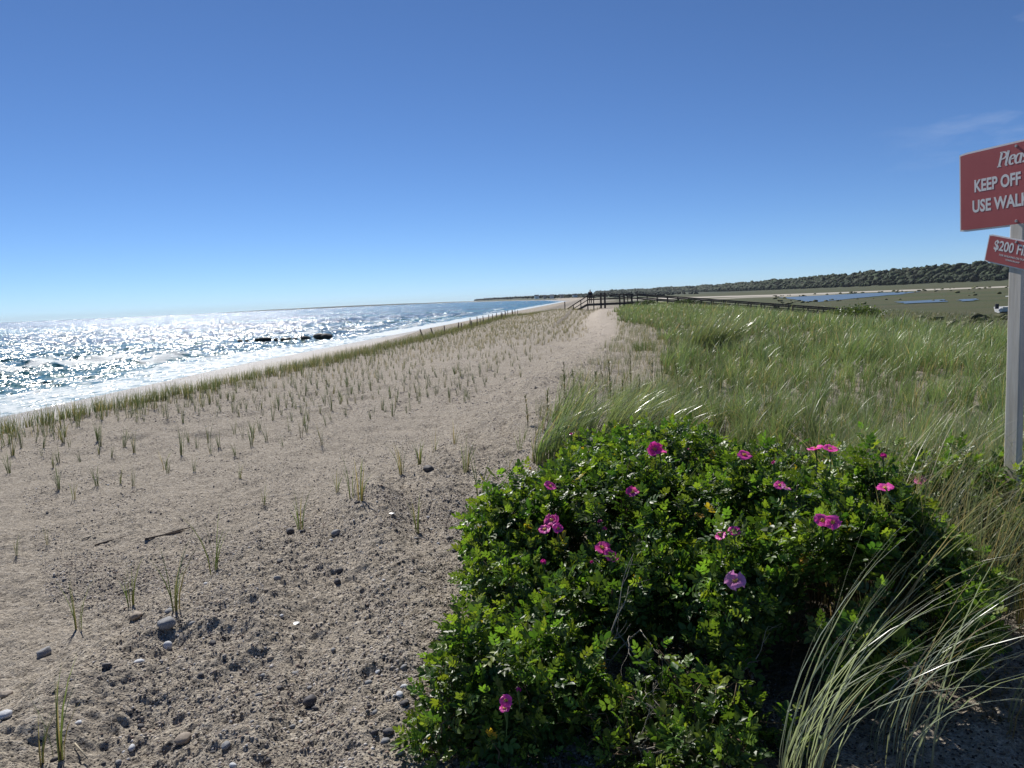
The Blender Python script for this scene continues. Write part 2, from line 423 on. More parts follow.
# creeks and pools in the marsh
def pool(name, pts, label):
    c = np.mean(pts, 0); P = []
    n = len(pts)
    for i in range(n):
        a, b = np.array(pts[i]), np.array(pts[(i+1) % n])
        for k in range(8):
            p = a+(b-a)*k/8
            w = fbm(np.array([p[0]]), np.array([p[1]]), 5, 3, 55)[0]*3.2
            P.append(p+(p-c)/np.linalg.norm(p-c)*w)
    P = np.array(P); V = [(*c, -4.2)]+[(*p, -4.2) for p in P]
    b = MB(); b.add(V, [(0, i+1, (i+1) % len(P)+1) for i in range(len(P))])
    return tag(b.build(name, M_creek), label, None, None, 'structure')
pool('marsh_creek_water', [mpt(775, 9.8), mpt(850, 9.2), mpt(905, 9.8), mpt(885, 11.5), mpt(845, 13.5), mpt(812, 15.6), mpt(795, 14)], 'blue tidal creek below the pale sandbank')
pool('marsh_pool_water', [mpt(884, 18.6), mpt(925, 18.2), mpt(927, 20.4), mpt(890, 20.8)], 'narrow blue pool in the green marsh')
pool('marsh_pool_water', [mpt(940, 19), mpt(953, 18.8), mpt(953, 20.6), mpt(941, 20.8)], 'tiny blue pool in the marsh')
pool('marsh_creek_water', [mpt(990, 20), mpt(1090, 20), mpt(1090, 27), mpt(1000, 27)], 'blue creek water behind the small white boat')

# ---------------------------------------------------------------- woodland, headlands
ridge_px = [(1500, 700, 28), (1250, 850, 26), (1100, 950, 24), (985, 1100, 21.5), (930, 1180, 20), (860, 1300, 17.5), (800, 1550, 15.5), (760, 1800, 13.5), (700, 2300, 12), (640, 2900, 13), (600, 3200, 13)]
RX = np.array([(p-600)/F*dv for p, dv, h in ridge_px]); RY = np.array([dv for p, dv, h in ridge_px]); RZ = np.array([h for p, dv, h in ridge_px])
# hill body
seg = np.concatenate([[0], np.cumsum(np.hypot(np.diff(RX), np.diff(RY)))])
def ridge_at(s):
    return np.interp(s, seg, RX), np.interp(s, seg, RY), np.interp(s, seg, RZ)
ns, nt = 260, 14
ss = np.linspace(0, seg[-1], ns); V = []
for s_ in ss:
    ax, ay, az = ridge_at(s_); L = math.hypot(ax, ay)
    for k in range(nt):
        t = k/(nt-1); off = -90+t*420
        zz_ = -4.6+(az-5.5+4.6)*float(sst(-90, 30, off))*(1-.0*t)
        V.append((ax+ax/L*off, ay+ay/L*off, zz_))
V = np.array(V); i = np.arange(ns-1)[:, None]*nt; j = np.arange(nt-1)[None, :]
q = np.stack([i+j, i+j+1, i+nt+j+1, i+nt+j], -1).reshape(-1, 4)
t = NT('hill_earth'); t.pbsdf(t.mix(t.noise(.05, 4, .6, t.pos()), (.03, .045, .018), (.06, .07, .03)), .9); M_hill = t.m
hill = mesh_np('hills', V, q, 4, M_hill, smooth=True); tag(hill, 'low hill rising beyond the marsh', None, None, 'structure')
def ico(sub):
    import bmesh
    bm = bmesh.new(); bmesh.ops.create_icosphere(bm, subdivisions=sub, radius=1)
    V = np.array([v.co[:] for v in bm.verts]); Fc = np.array([[v.index for v in f.verts] for f in bm.faces]); bm.free(); return V, Fc
I1 = ico(1); I2 = ico(2)
OCT = (np.array([[1, 0, 0], [-1, 0, 0], [0, 1, 0], [0, -1, 0], [0, 0, 1], [0, 0, -1.]]), np.array([[0, 2, 4], [2, 1, 4], [1, 3, 4], [3, 0, 4], [2, 0, 5], [1, 2, 5], [3, 1, 5], [0, 3, 5]]))
def blobs(name, P, Rad, Cc, mat, parent=None, sub=2, jag=.28, squash=.8):
    V0, F0 = (I2 if sub == 2 else I1); N = len(P); g = np.random.default_rng(len(P))
    V = np.repeat(V0[None], N, 0)*(1+jag*g.normal(size=(N, len(V0), 1)))
    V = V*Rad[:, None, None]; V[:, :, 2] *= squash
    V += P[:, None, :]
    Fc = F0[None]+(np.arange(N)*len(V0))[:, None, None]
    C = np.repeat(Cc[:, None, :], len(V0), 1)*(1+.25*g.normal(size=(N, len(V0), 1)))
    return mesh_np(name, V.reshape(-1, 3), Fc.reshape(-1), 3, mat, parent, color=np.clip(C.reshape(-1, 3), .005, 1))
g = np.random.default_rng(5)
N = 14000
s_ = g.uniform(0, 1, N)**.8*seg[-1]; ax, ay, az = ridge_at(s_); L = np.hypot(ax, ay)
off = g.uniform(-80, 60, N); gz = -4.6+(az-5.5+4.6)*sst(-90, 30, off)
rad = (1.7+g.exponential(1.5, N)).clip(0, 6.5)*1.15*(L/1100)**.35; gz = gz+fbm(s_, s_*0, 120, 3, 95)*3.2*sst(-80, 20, off)
rad *= .72; P = np.stack([ax+ax/L*off, ay+ay/L*off, gz+rad*.55+g.uniform(0, 1.6, N)], -1)
c = np.array([.016, .032, .011])*(g.uniform(.6, 1.5, (N, 1)))+g.uniform(0, .012, (N, 1))*np.array([1, .8, .2])
wd = blobs('woodland', P, rad, c, M_tree); tag(wd, 'dark green woodland covering the hill beyond the marsh', 'woodland', None, 'stuff')
N = 900; dv_ = 70*(420/70)**g.uniform(0, 1, N); ux = g.uniform(.22, .75, N)*dv_
kk_ = (fbm(ux, dv_, 30, 3, 96) > .0); ux, dv_ = ux[kk_], dv_[kk_]; rad = g.uniform(.25, .8, len(ux))*(dv_/150)**.2
P = np.stack([ux, dv_, H(ux, dv_)+rad*.2], -1); c = np.array([.12, .125, .06])*g.uniform(.5, 1.5, (len(ux), 1))
tag(blobs('marsh_scrub', P, rad, c, M_tree, sub=1, squash=.55), 'low olive scrub and reed tussocks dotted over the marsh', 'marsh plants', None, 'stuff')
# wooded headland down the coast
ys = np.linspace(1250, 5200, 160); V = []
for yy in ys:
    x0 = float(shore_x(yy)); hh = np.interp(yy, [1250, 1650, 3000, 4500, 5200], [-4.6, 1.6, 4.5, 6, 4.0])
    for k, (o_, h_) in enumerate([(6, -4.6), (12, -3.2), (30, hh*.7), (80, hh), (260, hh*.9), (420, -5)]): V.append((x0+o_, yy, h_))
V = np.array(V); i = np.arange(159)[:, None]*6; j = np.arange(5)[None, :]
q = np.stack([i+j, i+j+1, i+6+j+1, i+6+j], -1).reshape(-1, 4)
tag(mesh_np('headland', V, q, 4, M_hill, smooth=True), 'low wooded headland where the coast curves away', None, None, 'structure')
N = 2600; yy = 1250+(g.uniform(0, 1, N)**1.3)*3950; x0 = shore_x(yy)+g.uniform(22, 240, N)
hh = np.interp(yy, [1250, 1650, 3000, 4500, 5200], [-4.6, 1.6, 4.5, 6, 4.0])
rad = g.uniform(2, 3.6, N)*(yy/1500)**.5
P = np.stack([x0, yy, hh+rad*.2+g.uniform(0, 1.2, N)], -1); c = np.array([.022, .036, .018])*g.uniform(.6, 1.4, (N, 1))
tag(blobs('headland_trees', P, rad, c, M_tree, sub=1), 'dark trees covering the distant headland', 'woodland', None, 'stuff')
# faint far shore on the horizon
V = []
for k in range(60):
    a = R(-27)+k/59*R(19); D = 8900; hz = 15*math.sin(math.pi*k/59)**.7*(.7+.5*float(vnoise(k/5., 0, 4)))
    for zz_, dd in ((-5, 0), (SEA+hz, 30), (SEA+hz, 160)): V.append(((D+dd)*math.sin(a), (D+dd)*math.cos(a), zz_))
V = np.array(V); i = np.arange(59)[:, None]*3; j = np.arange(2)[None, :]
tag(mesh_np('distant_land', V, np.stack([i+j, i+j+1, i+3+j+1, i+3+j], -1).reshape(-1, 4), 4, M_hill), 'faint blue strip of far shore on the sea horizon', None, None, 'structure')

# houses on the headland
HS = .55
M_white = simple('white_paint', (.78, .78, .76), .5); M_shingle = simple('grey_shingles', (.34, .31, .28)); M_roof = simple('dark_roof', (.12, .11, .11))
M_glass = simple('dark_glass', (.03, .04, .05), .1, .5)
def house(px, dv, w, mat, label):
    w = w*HS
    h = empty('house', ((px-600)/F*dv, dv, float(np.interp(dv, [1250, 1650, 3000], [-4.0, 1.6, 4.5]))-.5), R(g.uniform(-30, 30)))
    MB().box((0, 0, 3), (w*1.2, w*.7, 6)).build('wall', mat, h)
    a, b = w*.6+.4, w*.35+.4
    MB().add([(-a, -b, 6), (a, -b, 6), (a, b, 6), (-a, b, 6), (-a, 0, 6+w*.3), (a, 0, 6+w*.3)], [(0, 1, 5, 4), (2, 3, 4, 5), (0, 4, 3), (1, 2, 5), (0, 3, 2, 1)]).build('roof', M_roof, h)
    for k in (-1, 0, 1):
        for zz_ in (1.6, 4.2):
            MB().box((k*w*.3, -w*.35-.02, zz_), (1.0, .08, 1.3)).build('window', M_glass, h)
    tag(h, label, 'house', 'far houses on the headland')
house(541, 1490, 12, M_white, 'white house at the left end of the far shoreline houses')
house(549, 1450, 9, M_shingle, 'small grey shingled house on the far shore between two white ones')
house(556, 1430, 11, M_white, 'middle white house on the far shore left of the stairs')
house(566, 1400, 10, M_shingle, 'grey shingled house on the far shore behind the beach stairs')
house(579, 1360, 12, M_white, 'white house on the far shore just above the stair rail')

# ---------------------------------------------------------------- grass blades
def blades(base, h, wdt, lean, dirv, col, seg=4, yaw=None, tipc=1.25, gr=None, curl=2.0):
    gr = gr or rng; N = len(base); k = np.linspace(0, 1, seg+1)[None, :]
    hh = h[:, None]; ln = lean[:, None]
    hor = ln*k**curl; ver = k*np.sqrt(np.clip(1-(ln*k**(curl-1)*.85)**2, .12, 1))
    cx = base[:, 0:1]+dirv[:, 0:1]*hor*hh; cy = base[:, 1:2]+dirv[:, 1:2]*hor*hh; cz = base[:, 2:3]+ver*hh
    if yaw is None: yaw = gr.uniform(0, math.pi, N)
    wx = np.cos(yaw)[:, None]; wy = np.sin(yaw)[:, None]
    prof = np.clip((1-k**1.8), .04, 1)*(.75+.5*np.minimum(k*3, 1)*.5)
    hw = wdt[:, None]*.5*prof
    A = np.stack([cx-wx*hw, cy-wy*hw, cz], -1); B = np.stack([cx+wx*hw, cy+wy*hw, cz], -1)
    V = np.stack([A, B], 2).reshape(-1, 3)
    i = np.arange(N)[:, None]*(seg+1)*2; j = np.arange(seg)[None, :]*2
    Q = np.stack([i+j, i+j+1, i+j+3, i+j+2], -1).reshape(-1, 4)
    kk = np.repeat(k, N, 0)[:, :, None]
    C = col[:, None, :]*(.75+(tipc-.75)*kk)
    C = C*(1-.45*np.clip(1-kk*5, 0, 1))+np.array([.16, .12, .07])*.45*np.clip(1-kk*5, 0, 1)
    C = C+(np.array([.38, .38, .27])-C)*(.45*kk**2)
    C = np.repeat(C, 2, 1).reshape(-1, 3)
    return V, Q, C
def build_blades(name, base, h, wdt, lean, dirv, col, parent=None, seg=4, mat=None, **kw):
    V, Q, C = blades(base, h, wdt, lean, dirv, col, seg, **kw)
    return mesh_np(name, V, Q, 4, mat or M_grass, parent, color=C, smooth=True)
def gcols(N, gr, dry=.12, base=(.085, .125, .035)):
    c = np.array(base)*gr.uniform(.65, 1.35, (N, 1)); c = c*np.array([1, 1, 1])+gr.uniform(-.012, .02, (N, 1))*np.array([1, .5, 0])
    d = gr.uniform(0, 1, N) < dry; c[d] = np.array([.30, .23, .12])*gr.uniform(.7, 1.3, (d.sum(), 1))
    return np.clip(c, .01, 1)
WIND = np.array([.95, -.25])
def tuft_mesh(seed, nb, hgt, spread=.02, lean=(.05, .35), w=.006, dry=.12, windy=.5, base=(.085, .125, .035), seg=4):
    g = np.random.default_rng(seed); a = g.uniform(0, 6.28, nb); r = np.sqrt(g.uniform(0, 1, nb))*spread
    b = np.stack([np.cos(a)*r, np.sin(a)*r, np.full(nb, -.015)], -1)
    h = hgt*g.uniform(.55, 1.1, nb); ln = g.uniform(lean[0], lean[1], nb)
    dv = np.stack([np.cos(a), np.sin(a)], -1)*(1-windy)+WIND*windy; dv /= np.linalg.norm(dv, axis=1, keepdims=True)
    return blades(b, h, w*g.uniform(.7, 1.3, nb), ln, dv, gcols(nb, g, dry, base), seg, gr=g)
protos = []
for k in range(14):
    g = np.random.default_rng(100+k); V, Q, C = tuft_mesh(100+k, int(g.integers(7, 16)), g.uniform(.26, .42), .020, (.02, .38), .0072, .10, .35, (.05, .09, .024))
    C = C*.85; o = mesh_np('beachgrass_tuft', V, Q, 4, M_grass, color=C, smooth=True); COL.objects.unlink(o); protos.append(o.data); bpy.data.objects.remove(o)
def tuft(mesh, p, sc, rz, label, group, name='beachgrass_tuft'):
    o = bpy.data.objects.new(name, mesh); COL.objects.link(o); o.location = p; o.scale = (sc, sc, sc*random.uniform(.85, 1.15)); o.rotation_euler = (random.uniform(-.12, .12), random.uniform(-.1, .14), rz)
    return tag(o, label, 'grass tuft', group)

# planted tufts on the open slope: jittered rows
g = np.random.default_rng(12); pts = []
for yy in np.arange(8.0, 102, .56):
    for xx in np.arange(-10.9, 1.0, .48):
        px_ = xx+g.normal()*.07; py_ = yy+g.normal()*.09
        lim = np.interp(py_, [8, 12, 18, 30, 50, 80, 100], [-5.2, -4.6, -3.2, -2.6, -2.0, -1.6, -1.2])
        dens = np.interp(px_, [-10.8, -9.4, -7, lim-.01, lim+1.0, lim+1.3], [1, .95, .8, .55, .12, 0])
        dens *= np.interp(py_, [8, 9.5, 12, 22, 30, 100], [.2, .7, 1.7, 1.5, 1, 1])
        if g.uniform() < dens*(.55+.9*vnoise(np.array([px_/1.7]), np.array([py_/2.3]), 67)[0]) and fbm(np.array([px_]), np.array([py_]), 3, 2, 66)[0] > -.45: pts.append((px_, py_))
pts = np.array(pts)
rel = pts @ np.array([math.cos(AZ), -math.sin(AZ)]); fwd = pts @ np.array([math.sin(AZ), math.cos(AZ)])
vis = np.abs(rel/fwd) < .69
pts = pts[vis]; dd = np.hypot(pts[:, 0], pts[:, 1]); pts = pts[np.argsort(dd)]
zs = HH(pts[:, 0], pts[:, 1])
print('tufts', len(pts))
for k in range(min(290, len(pts))):
    tuft(protos[k % 14], (pts[k, 0], pts[k, 1], zs[k]), g.uniform(.7, 1.2), g.uniform(0, 6.28),
         'small upright green beachgrass tuft planted in the open sand slope below the gravel ridge', 'planted beachgrass tufts on the open sand slope')
def many_tufts(name, P, Z, hgt, nb, label, base, w, dry=.15, spread=.03, lean=(.05, .35), seg=3, seed=1):
    g = np.random.default_rng(seed); N = len(P); idx = np.repeat(np.arange(N), nb); M = len(idx)
    a = g.uniform(0, 6.28, M); r = np.sqrt(g.uniform(0, 1, M))*spread
    b = np.stack([P[idx, 0]+np.cos(a)*r, P[idx, 1]+np.sin(a)*r, Z[idx]-.02], -1)
    hs = g.uniform(.75, 1.2, N)[idx]
    dv = np.stack([np.cos(a), np.sin(a)], -1)*.6+WIND*.4; dv /= np.linalg.norm(dv, axis=1, keepdims=True)
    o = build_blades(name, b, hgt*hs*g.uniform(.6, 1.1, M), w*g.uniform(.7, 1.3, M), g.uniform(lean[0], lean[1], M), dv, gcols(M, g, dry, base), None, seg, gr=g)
    return tag(o, label, 'beachgrass', None, 'stuff')
if len(pts) > 290:
    many_tufts('planted_beachgrass', pts[290:], zs[290:], .31, 6, 'rows of small beachgrass tufts farther along the sand slope', (.06, .085, .034), .010, .3)
# dense fringe on the seaward dune edge
N = 3200; fy = 9+(g.uniform(0, 1, N)**1.15)*97; fx = -10.9-np.abs(g.normal(size=N))*.35+g.exponential(.45, N)
fx = np.where(fy > 92, fx+(fy-92)*.35, fx)
P = np.stack([fx, fy], -1)
many_tufts('dune_edge_beachgrass', P, HH(fx, fy), .40, 6, 'continuous fringe of beachgrass on the seaward edge of the dune', (.07, .10, .038), .011, .25, .07)
# thin dry grass around the path further on
N = 1900; fy = g.uniform(34, 103, N); fx = g.uniform(-9, 1.2, N)+.0*fy; k_ = np.abs(fx-np.interp(fy, [0, 22, 40, 60, 80, 95], [.2, .6, .4, -.2, .2, 1.6])) > .9
P = np.stack([fx, fy], -1)[k_]
many_tufts('dry_beachgrass', P, HH(P[:, 0], P[:, 1]), .27, 6, 'sparse dry beachgrass beside the sandy path', (.13, .12, .055), .010, .5, .04)

# ---------------------------------------------------------------- grass field on the dune to the right (uncountable)
def field(name, N, ylo, yhi, pw, hgt, w, seg, label, seed, base=(.07, .115, .03), dry=.10, lean=(.15, .75), xlo=None, thr=-.25, clump=.35):
    g = np.random.default_rng(seed); yy = ylo*(yhi/ylo)**(g.uniform(0, 1, N)**pw)
    xmax = np.minimum(.80*yy+1.0, 12); x0 = (xlo if xlo is not None else np.interp(yy, [5, 8, 11, 14, 18, 24, 32, 40, 70, 100], [.0, -.55, -.2, .9, 1.8, 2.6, 2.1, 2.0, 2.0, 3.4])+fbm(yy*0+3.3, yy, 5, 3, 91)*1.3)
    xx = x0+g.uniform(0, 1, N)*(xmax-x0)
    n1 = fbm(xx, yy, 1.3, 3, 207); n2 = fbm(xx, yy, 5, 2, 202)
    keep = (n1+n2*.5 > thr-.6*sst(14, 26, yy)-.3*sst(14, 9, yy)+.22*sst(1.8, .2, xx-x0)*sst(9, 20, yy)*1.0) & (g.uniform(0, 1, N) < .35+.65*sst(-.3, .2, n1))
    # snap towards clump centres
    xx, yy, n1, n2 = xx[keep], yy[keep], n1[keep], n2[keep]; M = len(xx)
    cs = .30; cx = np.floor(xx/cs); cy = np.floor(yy/cs)
    jx = (cx+_hash(cx, cy, 5))*cs; jy = (cy+_hash(cx, cy, 6))*cs
    xx = xx*(1-clump)+jx*clump; yy = yy*(1-clump)+jy*clump
    zz = HH(xx, yy)-.02; a = g.uniform(0, 6.28, M)
    dv = np.stack([np.cos(a), np.sin(a)], -1)*.7+WIND*.45; dv /= np.linalg.norm(dv, axis=1, keepdims=True)
    h = hgt*g.uniform(.45, 1.15, M)*(1+.5*n2+.45*n1)*(.65+.7*_hash(cx, cy, 9))
    cv = _hash(cx, cy, 31); col = gcols(M, g, dry, base)*(1+.45*n2+.5*n1+.8*(cv-.5))[:, None].clip(.35, 2)*np.where(cv[:, None] > .75, np.array([1.25, 1.1, 1.2]), 1); 
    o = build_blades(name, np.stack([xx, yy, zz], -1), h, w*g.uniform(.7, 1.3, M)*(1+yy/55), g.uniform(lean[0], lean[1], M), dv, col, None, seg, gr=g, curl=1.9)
    return tag(o, label, 'dune grass', None, 'stuff')
field('dune_grass', 100000, 5.2, 22, 1.0, .42, .0062, 5, 'long windblown dune grass behind the rose thicket', 301, thr=-.28, base=(.10, .168, .052), dry=.13, lean=(.08, .75), clump=.6)
field('dune_grass', 75000, 15, 112, 1.0, .46, .0135, 4, 'dense green dune grass covering the dune toward the boardwalk', 302, base=(.095, .165, .05), dry=.12, lean=(.08, .75), thr=-.34, clump=.6)
g = np.random.default_rng(88); N = 1300; yy = 8.5+g.uniform(0, 1, N)**1.2*34; xx = np.interp(yy, [8, 12, 20, 31, 43], [-1.0, -.9, -.2, .7, 1.0])+g.uniform(0, 1, N)**.8*2.6
P = np.stack([xx, yy], -1)
many_tufts('sparse_gap_grass', P, HH(xx, yy), .34, 6, 'sparse short grass scattered in the sandy gap behind the roses', (.11, .14, .06), .006, .25, .05, (.1, .6), 4, 3)
# thin pale dead undergrowth among it
field('rose_edge_grass', 9000, 3.4, 6.2, 1.0, .62, .0045, 5, 'thin grass growing up among the roses at the right', 304, base=(.13, .16, .08), dry=.3, lean=(.1, .7), xlo=1.1, thr=-.3)
field('dry_thatch', 16000, 5.2, 40, .8, .22, .005, 3, 'pale dry thatch low among the dune grass', 303, base=(.30, .25, .15), dry=.6, lean=(.4, 1.0), thr=-.2)
# rank grass on the slope down to the marsh
g = np.random.default_rng(9); N = 26000; yy = 12*(160/12)**g.uniform(0, 1, N); xx = 10.5+g.uniform(0, 1, N)**.8*np.minimum(.8*yy, 34)
b = np.stack([xx, yy, HH(xx, yy)-.02], -1); a = g.uniform(0, 6.28, N); dv = np.stack([np.cos(a)*.5+.7, np.sin(a)*.5-.2], -1); dv /= np.linalg.norm(dv, axis=1, keepdims=True)
tag(build_blades('marsh_edge_grass', b, .5*g.uniform(.5, 1.2, N), .02*g.uniform(.7, 1.4, N)*(1+yy/90), g.uniform(.1, .6, N), dv, gcols(N, g, .12, (.075, .10, .035)), None, 3, gr=g), 'green grass on the bank sloping down to the marsh', 'marsh grass', None, 'stuff')

# ---------------------------------------------------------------- grass clumps near the roses (things)
M_silver = leafy('silvery_backlit_blades', .42, .28, .8, ttint=(1.3, 1.35, .8))
def clump(p, nb, hgt, spread, lean, w, seed, label, windy=.85, base=(.07, .12, .035), dry=.08, name='grass_clump', group='windblown grass clumps around the roses', seg=7):
    V, Q, C = tuft_mesh(seed, nb, hgt, spread, lean, w, dry, windy*.85, base, seg)
    o = mesh_np(name, V, Q, 4, M_silver, color=C, smooth=True); o.location = p
    return tag(o, label, 'grass clump', group)
def gp(x, y): return (x, y, float(HH(x, y)))
clump(gp(.62, 2.42), 52, .95, .09, (.2, .8), .005, 1, 'large silvery grass clump with long arching blades in the bottom right foreground', .9, (.36, .41, .31), .1)  # these foreground clumps: base colour paled to stand in for milky haze
clump(gp(1.0, 2.6), 36, .88, .12, (.25, .9), .005, 2, 'arching silvery grass clump just right of the largest foreground clump', .95, (.36, .41, .31), .15)
clump(gp(1.55, 2.75), 60, .75, .14, (.4, 1.0), .007, 3, 'grass clump at the lower right edge nearest the sign post', .9, (.32, .35, .24), .2)
clump(gp(1.35, 2.1), 50, .7, .15, (.4, 1.0), .007, 4, 'low grass clump in the bottom right corner', .9, (.32, .35, .24), .2)
clump(gp(-.52, 7.3), 150, .72, .16, (.3, .9), .010, 5, 'bright windblown grass clump at the left end behind the roses', .85, (.13, .20, .07))
clump(gp(-.28, 7.7), 190, .80, .20, (.3, .9), .010, 6, 'windblown grass clump with pale leaning tips behind the upper left roses', .9, (.14, .19, .08))
clump(gp(.10, 7.4), 200, .85, .22, (.3, .9), .010, 7, 'tall leaning grass clump behind the highest magenta rose', .9, (.14, .19, .08))
clump(gp(.55, 7.2), 190, .82, .25, (.3, .9), .010, 8, 'leaning grass clump farther right behind the rose thicket', .9, (.14, .19, .08))
clump(gp(-.35, 8.9), 150, .75, .24, (.2, .8), .010, 9, 'grass clump on the sand edge farther behind the roses', .8, (.09, .14, .045))
clump(gp(.30, 8.6), 170, .8, .25, (.3, .9), .010, 16, 'broad pale grass clump standing farthest back behind the highest magenta rose', .9, (.14, .19, .08))
clump(gp(-.68, 4.45), 26, .62, .05, (.2, .75), .0085, 10, 'few tall dark grass blades at the left side of the rose bush', .7, (.06, .10, .035))
clump(gp(-.35, 5.1), 40, .68, .10, (.35, .95), .007, 11, 'pale arching blades rising out of the upper left roses', .95, (.14, .16, .08), .25)
clump(gp(1.05, 3.05), 14, .95, .05, (.3, .7), .0075, 12, 'few long pale blades rising through the right rose bush', .9, (.16, .18, .10), .3)
clump(gp(.15, 4.8), 26, .85, .25, (.4, .95), .006, 13, 'thin arching grass blades over the middle of the rose bush', .95, (.12, .15, .07), .3)
clump(gp(2.9, 20.0), 700, 1.2, .65, (.25, .9), .015, 14, 'big mounded grass clump with pale tips at the edge of the bare sand', .7, (.10, .14, .05))
clump(gp(1.3, 22.5), 160, .35, .32, (.1, .6), .012, 15, 'small dark green mat of plants on the sand left of the mounded grass', .2, (.05, .10, .02), 0)

# stray sprigs on the gravel ridge, each where it stands
sprigs = [(418, 532, .75, 'bright green sprig low on the sand left of the dark flat stone'), (466, 472, .95, 'bright green upright sprig at the edge of the roses'), (480, 500, 1.15, 'tall green sprig touching the left edge of the rose thicket'),
 (352, 497, .85, 'brown and green sprig beside its twin in the middle of the gravel'), (360, 500, .9, 'right one of two close sprigs in the middle of the gravel'), (337, 492, .6, 'small faint sprig left of the two close sprigs'),
 (301, 530, .75, 'leaning dry sprig above the dark stone on the gravel'), (215, 571, 1.0, 'tall olive sprig with spreading blades on the left gravel'), (175, 610, .95, 'brown stubby sprig standing beside the group of stones'),
 (131, 606, .7, 'faint green sprig left of the group of stones'), (78, 630, .85, 'green sprig above the large pale grey stone'), (57, 758, 1.0, 'tall green sprig in the bottom left corner'), (40, 765, .6, 'dry twiggy sprig in the bottom left corner'),
 (402, 474, .8, 'brownish upright sprig left of the dark flat stone'), (420, 464, .9, 'green sprig just above the dark flat stone'), (434, 452, .7, 'thin sprig above and right of the dark flat stone'), (455, 444, .7, 'short sprig on the gravel ridge above the dark flat stone'),
 (120, 484, .6, 'lone short sprig on the upper left sand'), (74, 500, .6, 'lone short sprig near the left edge of the sand'), (264, 505, .5, 'tiny sprig in the middle of the smooth sand'), (16, 556, .55, 'tiny sprig near the left border of the photo'), (47, 545, .55, 'short sprig on the left sand below the rows'),
 (165, 470, .7, 'small sprig just below the planted rows'), (240, 478, .5, 'small low sprig between rows and gravel'), (520, 450, .8, 'yellowish sprig where gravel meets the tall grass'), (535, 462, .8, 'upright green sprig at the foot of the tall grass'), (508, 470, .55, 'low sprig on the sand pocket above the roses')]
for k, (px, py, sc, lb) in enumerate(sprigs):
    g = np.random.default_rng(500+k); V, Q, C = tuft_mesh(500+k, int(g.integers(5, 11)),   .30, .018, (.05, .45), .0075, .3, .3, (.09, .13, .035))
    o = mesh_np('grass_sprig', V, Q, 4, M_grass, color=C, smooth=True); o.location = ground(px, py); sc *= 1.55; o.scale = (sc, sc, sc)
    tag(o, lb, 'grass sprig', 'stray grass sprigs on the gravel')

# tall leafy weeds standing in the sandy gap
M_stem = simple('weed_stem', (.12, .10, .05), .7)
def weed(px, py, hgt, seed, label):
    g = np.random.default_rng(seed); p = ground(px, py); w = empty('tall_weed', p)
    lx, ly = g.normal()*.06*hgt, g.normal()*.06*hgt
    pts_ = [Vector((lx*t*t+g.normal()*.004, ly*t*t+g.normal()*.004, hgt*t-.02)) for t in np.linspace(0, 1, 8)]
    st = MB().tube(pts_, [.004*(1-.7*t) for t in np.linspace(0, 1, 8)], 4).build('stem', M_stem, w, True)
    N = int(70*hgt/.7); t = g.uniform(.15, 1, N); b = np.stack([lx*t*t, ly*t*t, hgt*t], -1); a = g.uniform(0, 6.28, N)
    V, Q, C = blades(b, g.uniform(.03, .075, N), np.full(N, .012), g.uniform(.5, 1.0, N), np.stack([np.cos(a), np.sin(a)], -1), gcols(N, g, .15, (.06, .09, .03)), 2, gr=g)
    mesh_np('foliage', V, Q, 4, M_grass, w, color=C)
    tag(w, label, 'weed', 'tall weeds in the sandy gap')
wl = [(486, 386, 470, .0, 'darkest tall weed standing alone on the left of the weeds')]
weeds = [(566, 424, .95, 'tallest dark weed standing at the left of the sandy gap'), (548, 432, .6, 'short weed left of the tallest weed'), (583, 414, .6, 'slim weed right of the tallest weed'), (596, 420, .75, 'leafy weed in the middle of the sandy gap'), (611, 412, .85, 'tall weed near the centre of the sandy gap'),
 (622, 418, .65, 'bushy short weed near the centre of the gap'), (631, 402, .9, 'tall thin weed at the right of the sandy gap'), (640, 410, .6, 'low weed at the right end of the sandy gap'), (652, 404, .8, 'weed where the gap meets the dune grass'), (663, 396, .7, 'weed just inside the dune grass edge'),
 (528, 428, .5, 'small weed by the gravel bank'), (574, 396, .5, 'small far weed on the pale sand'), (603, 386, .45, 'small far weed on the path side'), (680, 410, .9, 'tall weed among the grass left of the mounded clump'), (700, 418, .9, 'tall weed among the grass below the mounded clump')]
for k, (px, py, hg, lb) in enumerate(weeds): weed(px, py, hg*.8, 700+k, lb)

# ---------------------------------------------------------------- stones and gravel
def stone_mat(name, a, b, sc=14):
    t = NT(name); p = t.n('ShaderNodeTexCoord').outputs['Object']
    c = t.mix(t.noise(sc*.7, 5, .65, p), a, b); c = t.mix(t.ramp(t.noise(sc*9, 3, .7, p), [(.55, (0, 0, 0)), (.75, (1, 1, 1))]), c, tuple(min(1, x*1.5+.05) for x in b))
    t.pbsdf(c, .75, t.bump(t.noise(sc*4, 4, .6, p), .4, .003), .3); return t.m
M_st = {'grey': stone_mat('grey_stone', (.17, .17, .175), (.30, .30, .30)), 'dark': stone_mat('dark_stone', (.045, .045, .05), (.11, .10, .10)), 'tan': stone_mat('tan_stone', (.20, .16, .12), (.36, .30, .24)), 'pale': stone_mat('pale_stone', (.40, .42, .45), (.62, .62, .62)), 'shell': simple('white_shell', (.80, .79, .76), .4, .4, .08)}
